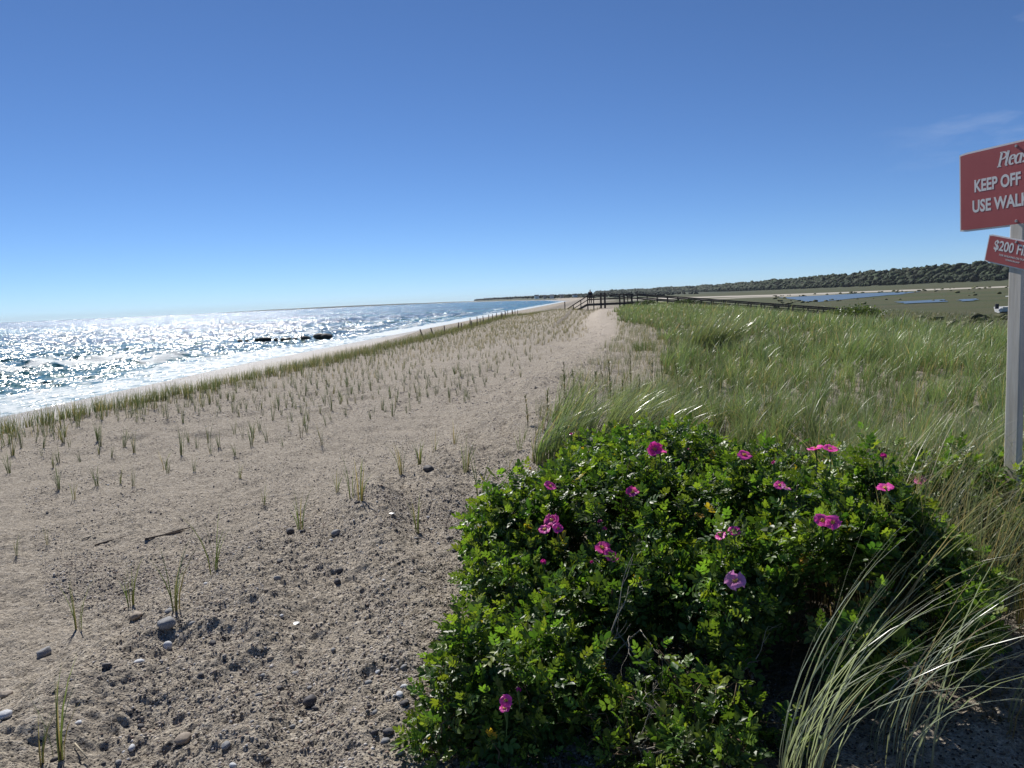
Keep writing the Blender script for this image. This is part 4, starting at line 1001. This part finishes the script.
# upper notice panel
W1, H1 = .80, .475
yaw1 = R(17)   # its right side stands nearer to the camera
p1 = plate('notice_panel', W1, H1, .006, .003, M_signwhite, sroot)
p1.location = Vector((0, 0, 0))
zc1 = .528
_n = Vector((math.sin(math.atan2(-sp_.x, sp_.y)+R(-42)), -math.cos(math.atan2(-sp_.x, sp_.y)+R(-42)), 0)); p1.location = _n*.026+Vector((0, 0, -gz+zc1))
p1['label'] = 'larger red upper panel with white lettering'
red1 = plate('red_face', W1-.022, H1-.022, .004, .001, M_red, p1, y=-.003)
pl, wpl = please_letters(.078); mb = MB()
for q_ in pl: modstroke(mb, [((x_-wpl/2)*1.12, z_+.115) for x_, z_ in q_], .015, .006, -.0038)
mb.build('lettering', M_signwhite, p1)
text_part('KEEP OFF DUNES', .098, 0, -.005, p1, .77, .03, -.0036)
text_part('USE WALKWAYS', .098, 0, -.125, p1, .82, .03, -.0036)
for (bx_, bz_) in ((0, H1/2-.028), (0, -H1/2+.028)):
    MB().tube([(bx_, -.003, bz_), (bx_, -.010, bz_)], [.009, .007], 8).build('bolt', M_bolt, p1)
# lower fine panel
p2 = plate('fine_panel', .39, .165, .006, .003, M_signwhite, sroot)
p2.location = _n*.030+Vector((0, 0, -gz+.135))
p2['label'] = 'small red lower panel tilted down to the right'
plate('red_face', .374, .149, .004, .001, M_red, p2, y=-.003)
text_part('$200 FINE', .080, 0, .0, p2, .84, .02, -.0036)
text_part('FOR WALKING ON DUNES', .016, 0, -.03, p2, 1, .01, -.0036); text_part('TOWN BYLAW', .014, 0, -.05, p2, 1, .01, -.0036)
MB().tube([(0, -.003, .066), (0, -.010, .066)], [.008, .006], 8).build('bolt', M_bolt, p2)
PSA = sign_dir
def face_yaw(extra): return math.atan2(-sp_.x, sp_.y)+extra   # plate normal (-Y) faces the camera at 0
p1.rotation_euler = (R(2), R(0), face_yaw(R(-42)))
p2.rotation_euler = (R(2), R(14), face_yaw(R(-42)))
tag(sroot, 'weathered grey wooden post with two red warning panels at the right edge', 'sign')

# ---------------------------------------------------------------- stairs, deck and boardwalk
DV = 97.0; dz = -.95
deck = empty('beach_access_deck', (0, DV, -1.55)); D0 = Vector(deck.location)
def rel(p): return Vector(p)-D0
mb = MB()
for k in range(26): mb.box(rel((-1.2+k*.22+.1, DV+.9, dz-.03)), (.20, 2.4, .05))
mb.build('deck_floor', M_deckwood, deck)
mb = MB()
for yy_ in (DV-.25, DV+2.05): mb.bar(rel((-1.25, yy_, dz-.16)), rel((4.5, yy_, dz-.16)), .06, .22)
mb.build('deck_frame', M_deckwood, deck)
for xx_ in (-1.1, -.35, .55, 1.05, 2.9, 3.45, 4.4):
    for yy_ in (DV-.32, DV+2.12):
        gz_ = float(H(xx_, yy_)); w_ = .26 if xx_ in (.55, 1.05) else .14; tz = .35 if xx_ in (.55, 1.05) else .02
        MB().bar(rel((xx_, yy_, gz_-.3)), rel((xx_, yy_, tz)), w_*.8, w_*.8).build('deck_post', M_deckwood, deck)
for yy_ in (DV-.32, DV+2.12):
    for zz_ in (-.01, -.45): MB().bar(rel((-1.1, yy_-.08, zz_)), rel((4.4, yy_-.08, zz_)), .05, .14).build('rail', M_deckwood, deck)
for yy_ in (DV-.1, DV+1.1):
    MB().bar(rel((-1.15, yy_, 0)), rel((-3.6, yy_, -1.45)), .06, .12).build('stair_rail', M_deckwood, deck)
    MB().bar(rel((-1.15, yy_, -.52)), rel((-3.35, yy_, -1.75)), .05, .1).build('stair_rail', M_deckwood, deck)
    MB().bar(rel((-1.15, yy_, dz-.12)), rel((-3.0, yy_, -2.0)), .06, .26).build('stair_stringer', M_deckwood, deck)
    for t_ in (.33, .72): MB().bar(rel((-1.15-2.45*t_, yy_, -1.9)), rel((-1.15-2.45*t_, yy_, -1.45*t_+.02)), .09, .09).build('stair_post', M_deckwood, deck)
for k in range(4): MB().box(rel((-1.35-.4*k, DV+.5, dz-.2*(k+1))), (.34, 1.2, .05)).build('stair_step', M_deckwood, deck)
tag(deck, 'dark wooden deck with railings and stairs down to the beach', 'deck')
MB_ = MB().bar((0, 0, -.4), (0, 0, 1.0), .12, .12).build('fence_post', M_fencewood); MB_.location = ground(565, 309.6); tag(MB_, 'tall dark post standing alone left of the beach stairs', 'post')
# boardwalk running down to the marsh
A0 = Vector((4.5, DV+.9, dz)); A1 = Vector((24.6, 75.5, -3.45)); bw = empty('boardwalk', (4.5, DV+.9, -1.6)); B0 = Vector(bw.location)
Ld = (A1-A0); nb_ = int(Ld.length/.22); nrm2 = Vector((-Ld.y, Ld.x, 0)).normalized(); mb = MB()
for k in range(nb_):
    c0 = A0+Ld*((k+.5)/nb_)-B0; mb.bar(c0-nrm2*.8, c0+nrm2*.8, .19, .05)
mb.build('walkway_floor', M_deckwood, bw)
for sgn in (-1, 1):
    o_ = nrm2*.85*sgn
    MB().bar(A0+o_-B0-Vector((0, 0, .14)), A1+o_-B0-Vector((0, 0, .14)), .06, .2).build('walkway_beam', M_deckwood, bw)
    for hz_ in (.92, .50): MB().bar(A0+o_*1.05-B0+Vector((0, 0, hz_)), A1+o_*1.05-B0+Vector((0, 0, hz_)), .05, .13).build('rail', M_deckwood, bw)
    npst = 18
    for k in range(npst+1):
        pp = A0+Ld*(k/npst)+o_; gz_ = float(H(pp.x, pp.y)); MB().bar(Vector((pp.x, pp.y, gz_-.3))-B0, pp-B0+Vector((0, 0, .98)), .11, .11).build('walkway_post', M_deckwood, bw)
tag(bw, 'long dark railed boardwalk running right from the deck down to the marsh', 'boardwalk')

# person on the deck
def skin(name, pts, edges, rad, mat, parent, sub=2):
    me = bpy.data.meshes.new(name); me.from_pydata(pts, edges, []); o = bpy.data.objects.new(name, me); COL.objects.link(o)
    me.materials.append(mat); m_ = o.modifiers.new('skin', 'SKIN'); m_.use_smooth_shade = True
    for i_, r_ in enumerate(rad): me.skin_vertices[0].data[i_].radius = (r_, r_) if not isinstance(r_, tuple) else r_
    me.skin_vertices[0].data[0].use_root = True
    s_ = o.modifiers.new('sub', 'SUBSURF'); s_.levels = s_.render_levels = sub
    if parent: o.parent = parent
    return o
M_skin = simple('skin', (.45, .28, .2), .6); M_jacket = simple('navy_jacket', (.02, .025, .04), .8); M_trouser = simple('dark_trousers', (.03, .03, .035), .8); M_hair = simple('dark_hair', (.03, .02, .015), .7)
per = empty('person', (-.75, DV+.35, dz), R(170))
bp = [(0, 0, .95), (0, 0, 1.15), (0, 0, 1.38), (0, .01, 1.5), (0, .02, 1.62), (0, .02, 1.72), (.19, 0, 1.42), (.25, .02, 1.14), (.21, .20, .96), (.20, .29, .95), (-.19, 0, 1.42), (-.25, .02, 1.14), (-.21, .20, .96), (-.20, .29, .95), (.10, 0, .88), (.11, .02, .48), (.11, -.02, .08), (.12, .13, .04), (-.10, 0, .88), (-.11, .02, .48), (-.11, -.02, .08), (-.12, .13, .04)]
be = [(0, 1), (1, 2), (2, 3), (3, 4), (4, 5), (2, 6), (6, 7), (7, 8), (8, 9), (2, 10), (10, 11), (11, 12), (12, 13), (0, 14), (14, 15), (15, 16), (16, 17), (0, 18), (18, 19), (19, 20), (20, 21)]
br = [(.14, .10), (.13, .095), (.16, .10), .055, .085, .075, .06, .045, .032, .03, .06, .045, .032, .03, .085, .055, .04, .035, .085, .055, .04, .035]
skin('body', bp, be, br, M_skin, per)
jp = [bp[i] for i in (0, 1, 2, 6, 7, 8, 10, 11, 12)]; skin('jacket', jp, [(0, 1), (1, 2), (2, 3), (3, 4), (4, 5), (2, 6), (6, 7), (7, 8)], [(.17, .13), (.16, .12), (.185, .125), .08, .062, .045, .08, .062, .045], M_jacket, per)
tp2 = [bp[i] for i in (0, 14, 15, 16, 18, 19, 20)]; skin('trousers', tp2, [(0, 1), (1, 2), (2, 3), (0, 4), (4, 5), (5, 6)], [(.15, .11), .10, .07, .055, .10, .07, .055], M_trouser, per)
skin('hair', [(0, -.01, 1.74), (0, -.045, 1.66)], [(0, 1)], [.088, .085], M_hair, per)
tag(per, 'person in dark clothes leaning at the rail at the top of the beach stairs', 'person')

# ---------------------------------------------------------------- posts of the sand fence along the dune edge
g = np.random.default_rng(77); fpos = [(-10.9, 47.5), (-10.8, 50.2), (-10.8, 54)]+[(-10.6+g.normal()*.12, yy) for yy in np.arange(58, 105, 2.35)]
for k, (fx_, fy_) in enumerate(fpos):
    gz_ = float(HH(fx_, fy_)); hh_ = .70+g.uniform(-.12, .12); mb = MB(); mb.tube([(0, 0, -.3), (0, 0, hh_*.5), (0, 0, hh_)], [.05, .045, .04], 7)
    o = mb.build('fence_post', M_fencewood, None, True); o.location = (fx_, fy_, gz_); o.rotation_euler = (g.normal()*.05, (-.28 if k < 2 else g.normal()*.06), 0)
    tag(o, ['leftmost and nearest of the leaning dune fence posts', 'second leaning dune fence post from the left', 'third dune fence post from the left, short and thick'][k] if k < 3 else 'short weathered post in the line of posts on the seaward dune edge', 'fence post', 'posts of the old sand fence' if k < 3 else 'line of old sand fence posts')

# rocks of the old groyne in the surf
g = np.random.default_rng(21); rx_ = -38.0
M_st['rock'] = stone_mat('wet_rock', (.018, .018, .02), (.05, .048, .045), 2)
rl = ['rightmost dark groyne rock, nearest the beach', 'long dark rock second from the beach end of the groyne', 'low dark rock third from the beach end', 'dark rock fourth from the beach end', 'broken dark rock near the middle of the groyne', 'small wave washed rock in the middle of the groyne', 'dark rock left of the groyne middle', 'low rock beside the gap in the groyne', 'large dark rock with foam in front, left part of the groyne', 'dark rock left of the largest groyne rock', 'small low rock near the sea end of the groyne', 'last small rock at the sea end of the groyne']
rxs = [(-38, 1.7), (-39.2, 1.9), (-40.6, 1.2), (-41.6, 1.3), (-42.6, 1.0), (-43.4, .8), (-44.1, 1.0), (-45.2, .9), (-46.8, 1.9), (-48.0, 1.7), (-49.9, .9), (-50.9, .8)]
for k, (rx_, s_) in enumerate(rxs):
    stone((rx_, 105+g.normal()*.5, SEA+.2), s_*1.05, 1500+k, 'rock', rl[k], 'dark rocks of the groyne in the surf', 'rock', cat='rock', squash=.8, sink=.1)

# shrub by the boardwalk and small boat in the marsh
def shrub(p, rx, ry, h, seed, label, colr, n=900, cat='shrub', leaf=.16):
    g = np.random.default_rng(seed); root = empty('shrub', p); N = n
    u = g.normal(size=(N, 3)); u /= np.linalg.norm(u, axis=1, keepdims=True); r = g.uniform(.55, 1.05, N)**.6
    lump = 1+.3*fbm(u[:, 0]*2+seed, u[:, 1]*2+u[:, 2], .8, 2, seed)
    P = u*r[:, None]*lump[:, None]*np.array([rx, ry, h*.6]); P[:, 2] = np.abs(P[:, 2])*1.2+.05
    ax_ = g.normal(size=(N, 3)); ax_ /= np.linalg.norm(ax_, axis=1, keepdims=True); sd_ = np.cross(ax_, g.normal(size=(N, 3))); sd_ /= np.linalg.norm(sd_, axis=1, keepdims=True)
    L = leaf*g.uniform(.6, 1.3, N)[:, None]
    V = np.stack([P, P+ax_*L*.5+sd_*L*.3, P+ax_*L, P+ax_*L*.5-sd_*L*.3], 1).reshape(-1, 3)
    C = np.repeat(np.array(colr)*g.uniform(.6, 1.5, (N, 1)), 4, 0)
    mesh_np('foliage', V, np.arange(N*4), 4, M_grass, root, color=C)
    mb = MB()
    for k in range(7):
        a = g.uniform(0, 6.28); mb.tube([(0, 0, -.2), (math.cos(a)*rx*.3, math.sin(a)*ry*.3, h*.35), (math.cos(a)*rx*.6, math.sin(a)*ry*.6, h*.65)], [.03, .02, .01], 4)
    mb.build('stem', M_cane, root); return tag(root, label, cat)
def on(px, dv): xx = (px-600)/F*dv; return (xx, dv, float(H(xx, dv)))
shrub(on(846, 55), 1.9, 1.3, 1.75, 3, 'rounded green shrub at the low end of the boardwalk', (.09, .13, .03), 2600)
shrub(on(826, 57), 1.2, 1.0, 1.15, 4, 'smaller olive shrub beside the rounded one near the boardwalk', (.11, .13, .035), 1500)
shrub((5.8, 93, -1.55), 1.6, 1.2, .9, 5, 'low dark shrub where the deck meets the boardwalk', (.05, .075, .025), 1200)
shrub((10.5, 90, float(H(10.5, 90))), 2.0, 1.2, 1.0, 6, 'dark shrub in front of the boardwalk rail', (.05, .075, .025), 1200)
bt = empty('motorboat', (50.7, 100.0, -4.14), R(8))
prof = [(-2.3, .85, .0), (-1, .95, .0), (.6, .9, .02), (1.8, .5, .12), (2.5, .03, .25)]
V = []; Fq = []
for (xx_, w_, z_) in prof: V += [(xx_, -w_, .62+z_), (xx_, -w_*.75, .05+z_), (xx_, 0, -.12+z_), (xx_, w_*.75, .05+z_), (xx_, w_, .62+z_), (xx_, w_*.85, .58+z_), (xx_, 0, .25), (xx_, -w_*.85, .58+z_)]
for i_ in range(4):
    for k in range(8): Fq.append((i_*8+k, i_*8+(k+1) % 8, (i_+1)*8+(k+1) % 8, (i_+1)*8+k))
Fq += [tuple(range(8))[::-1], tuple(32+k for k in range(8))]
MB().add(V, Fq).build('hull', M_white, bt)
MB().box((-.2, 0, .75), (.6, .6, .9)).build('console', M_white, bt, bevel=.04)
MB().box((-.25, 0, 1.85), (1.5, 1.3, .08)).build('canopy', M_white, bt, bevel=.02)
for sx2 in (-.7, .3):
    for sy2 in (-.45, .45): MB().bar((sx2, sy2, .4), (sx2, sy2, 1.83), .04, .04).build('canopy_pole', M_bolt, bt)
MB().box((-2.45, 0, .7), (.35, .3, .6)).build('outboard_motor', M_jacket, bt, bevel=.05)
tag(bt, 'small white boat with a canopy lying at the marsh creek left of the sign post', 'boat')

# ---------------------------------------------------------------- haze
t = NT('sea_air'); pv = t.n('ShaderNodeVolumePrincipled'); pv.inputs['Density'].default_value = HAZE_D = 3.8e-5
pv.inputs['Color'].default_value = (.80, .88, 1, 1); pv.inputs['Anisotropy'].default_value = 0; t.l(pv.outputs[0], t.out.inputs['Volume'])
hz = MB().box((0, 0, 17), (19500, 19500, 64)).build('haze', t.m); hz.location = (0, 0, 0)
tag(hz, 'thin sea haze over the whole view', 'haze', None, 'stuff')

# ---------------------------------------------------------------- light
EL, SAZ = R(41), R(-30)
w = bpy.data.worlds.new('World'); S.world = w; w.use_nodes = True; nt = w.node_tree; nt.nodes.clear()
sky = nt.nodes.new('ShaderNodeTexSky'); sky.sky_type = 'NISHITA'; sky.sun_disc = False; sky.sun_elevation = EL; sky.sun_rotation = SAZ
sky.air_density = .7; sky.dust_density = 0; sky.ozone_density = 9; sky.altitude = 1500
bg = nt.nodes.new('ShaderNodeBackground'); bg.inputs['Strength'].default_value = .084
wo = nt.nodes.new('ShaderNodeOutputWorld')
# a few faint wisps of cloud low in the right of the sky
tc = nt.nodes.new('ShaderNodeTexCoord'); mp = nt.nodes.new('ShaderNodeMapping'); mp.inputs['Scale'].default_value = (1.6, 1.6, 6.0)
nz = nt.nodes.new('ShaderNodeTexNoise'); nz.inputs['Scale'].default_value = 3.2; nz.inputs['Detail'].default_value = 7; nz.inputs['Roughness'].default_value = .6
rp = nt.nodes.new('ShaderNodeValToRGB'); rp.color_ramp.elements[0].position = .56; rp.color_ramp.elements[1].position = .78
dt = nt.nodes.new('ShaderNodeVectorMath'); dt.operation = 'DOT_PRODUCT'; cd = ray(1070, 95); dt.inputs[1].default_value = cd
mr = nt.nodes.new('ShaderNodeMapRange'); mr.inputs['From Min'].default_value = .982; mr.inputs['From Max'].default_value = .999
mu = nt.nodes.new('ShaderNodeMath'); mu.operation = 'MULTIPLY'
mu2 = nt.nodes.new('ShaderNodeMath'); mu2.operation = 'MULTIPLY'; mu2.inputs[1].default_value = .2
mx = nt.nodes.new('ShaderNodeMix'); mx.data_type = 'RGBA'; mx.inputs[7].default_value = (9, 9.4, 10, 1)
L_ = nt.links.new
L_(tc.outputs['Generated'], mp.inputs[0]); L_(mp.outputs[0], nz.inputs['Vector']); L_(nz.outputs['Fac'], rp.inputs[0]); L_(tc.outputs['Generated'], dt.inputs[0]); L_(dt.outputs['Value'], mr.inputs['Value'])
L_(rp.outputs[0], mu.inputs[0]); L_(mr.outputs[0], mu.inputs[1]); L_(mu.outputs[0], mu2.inputs[0]); L_(mu2.outputs[0], mx.inputs[0]); hs = nt.nodes.new('ShaderNodeHueSaturation'); hs.inputs['Saturation'].default_value = 1.0; L_(sky.outputs[0], hs.inputs['Color']); L_(hs.outputs[0], mx.inputs[6]); L_(mx.outputs[2], bg.inputs['Color']); L_(bg.outputs[0], wo.inputs[0])
sl = bpy.data.lights.new('sun', 'SUN'); sl.energy = 5.0; sl.angle = R(.55); sl.color = (1, .96, .90); so = bpy.data.objects.new('sun', sl); COL.objects.link(so)
sdv = Vector((math.sin(SAZ)*math.cos(EL), math.cos(SAZ)*math.cos(EL), math.sin(EL)))
so.rotation_euler = (-sdv).to_track_quat('-Z', 'Y').to_euler()
S.view_settings.view_transform = 'Standard'; S.view_settings.look = 'None'; S.view_settings.exposure = .25; S.view_settings.gamma = 1
S.render.engine = 'CYCLES'; S.cycles.max_bounces = 6; S.cycles.transparent_max_bounces = 4; S.cycles.volume_bounces = 0
S.cycles.sample_clamp_indirect = 6; S.cycles.caustics_reflective = False; S.cycles.caustics_refractive = False
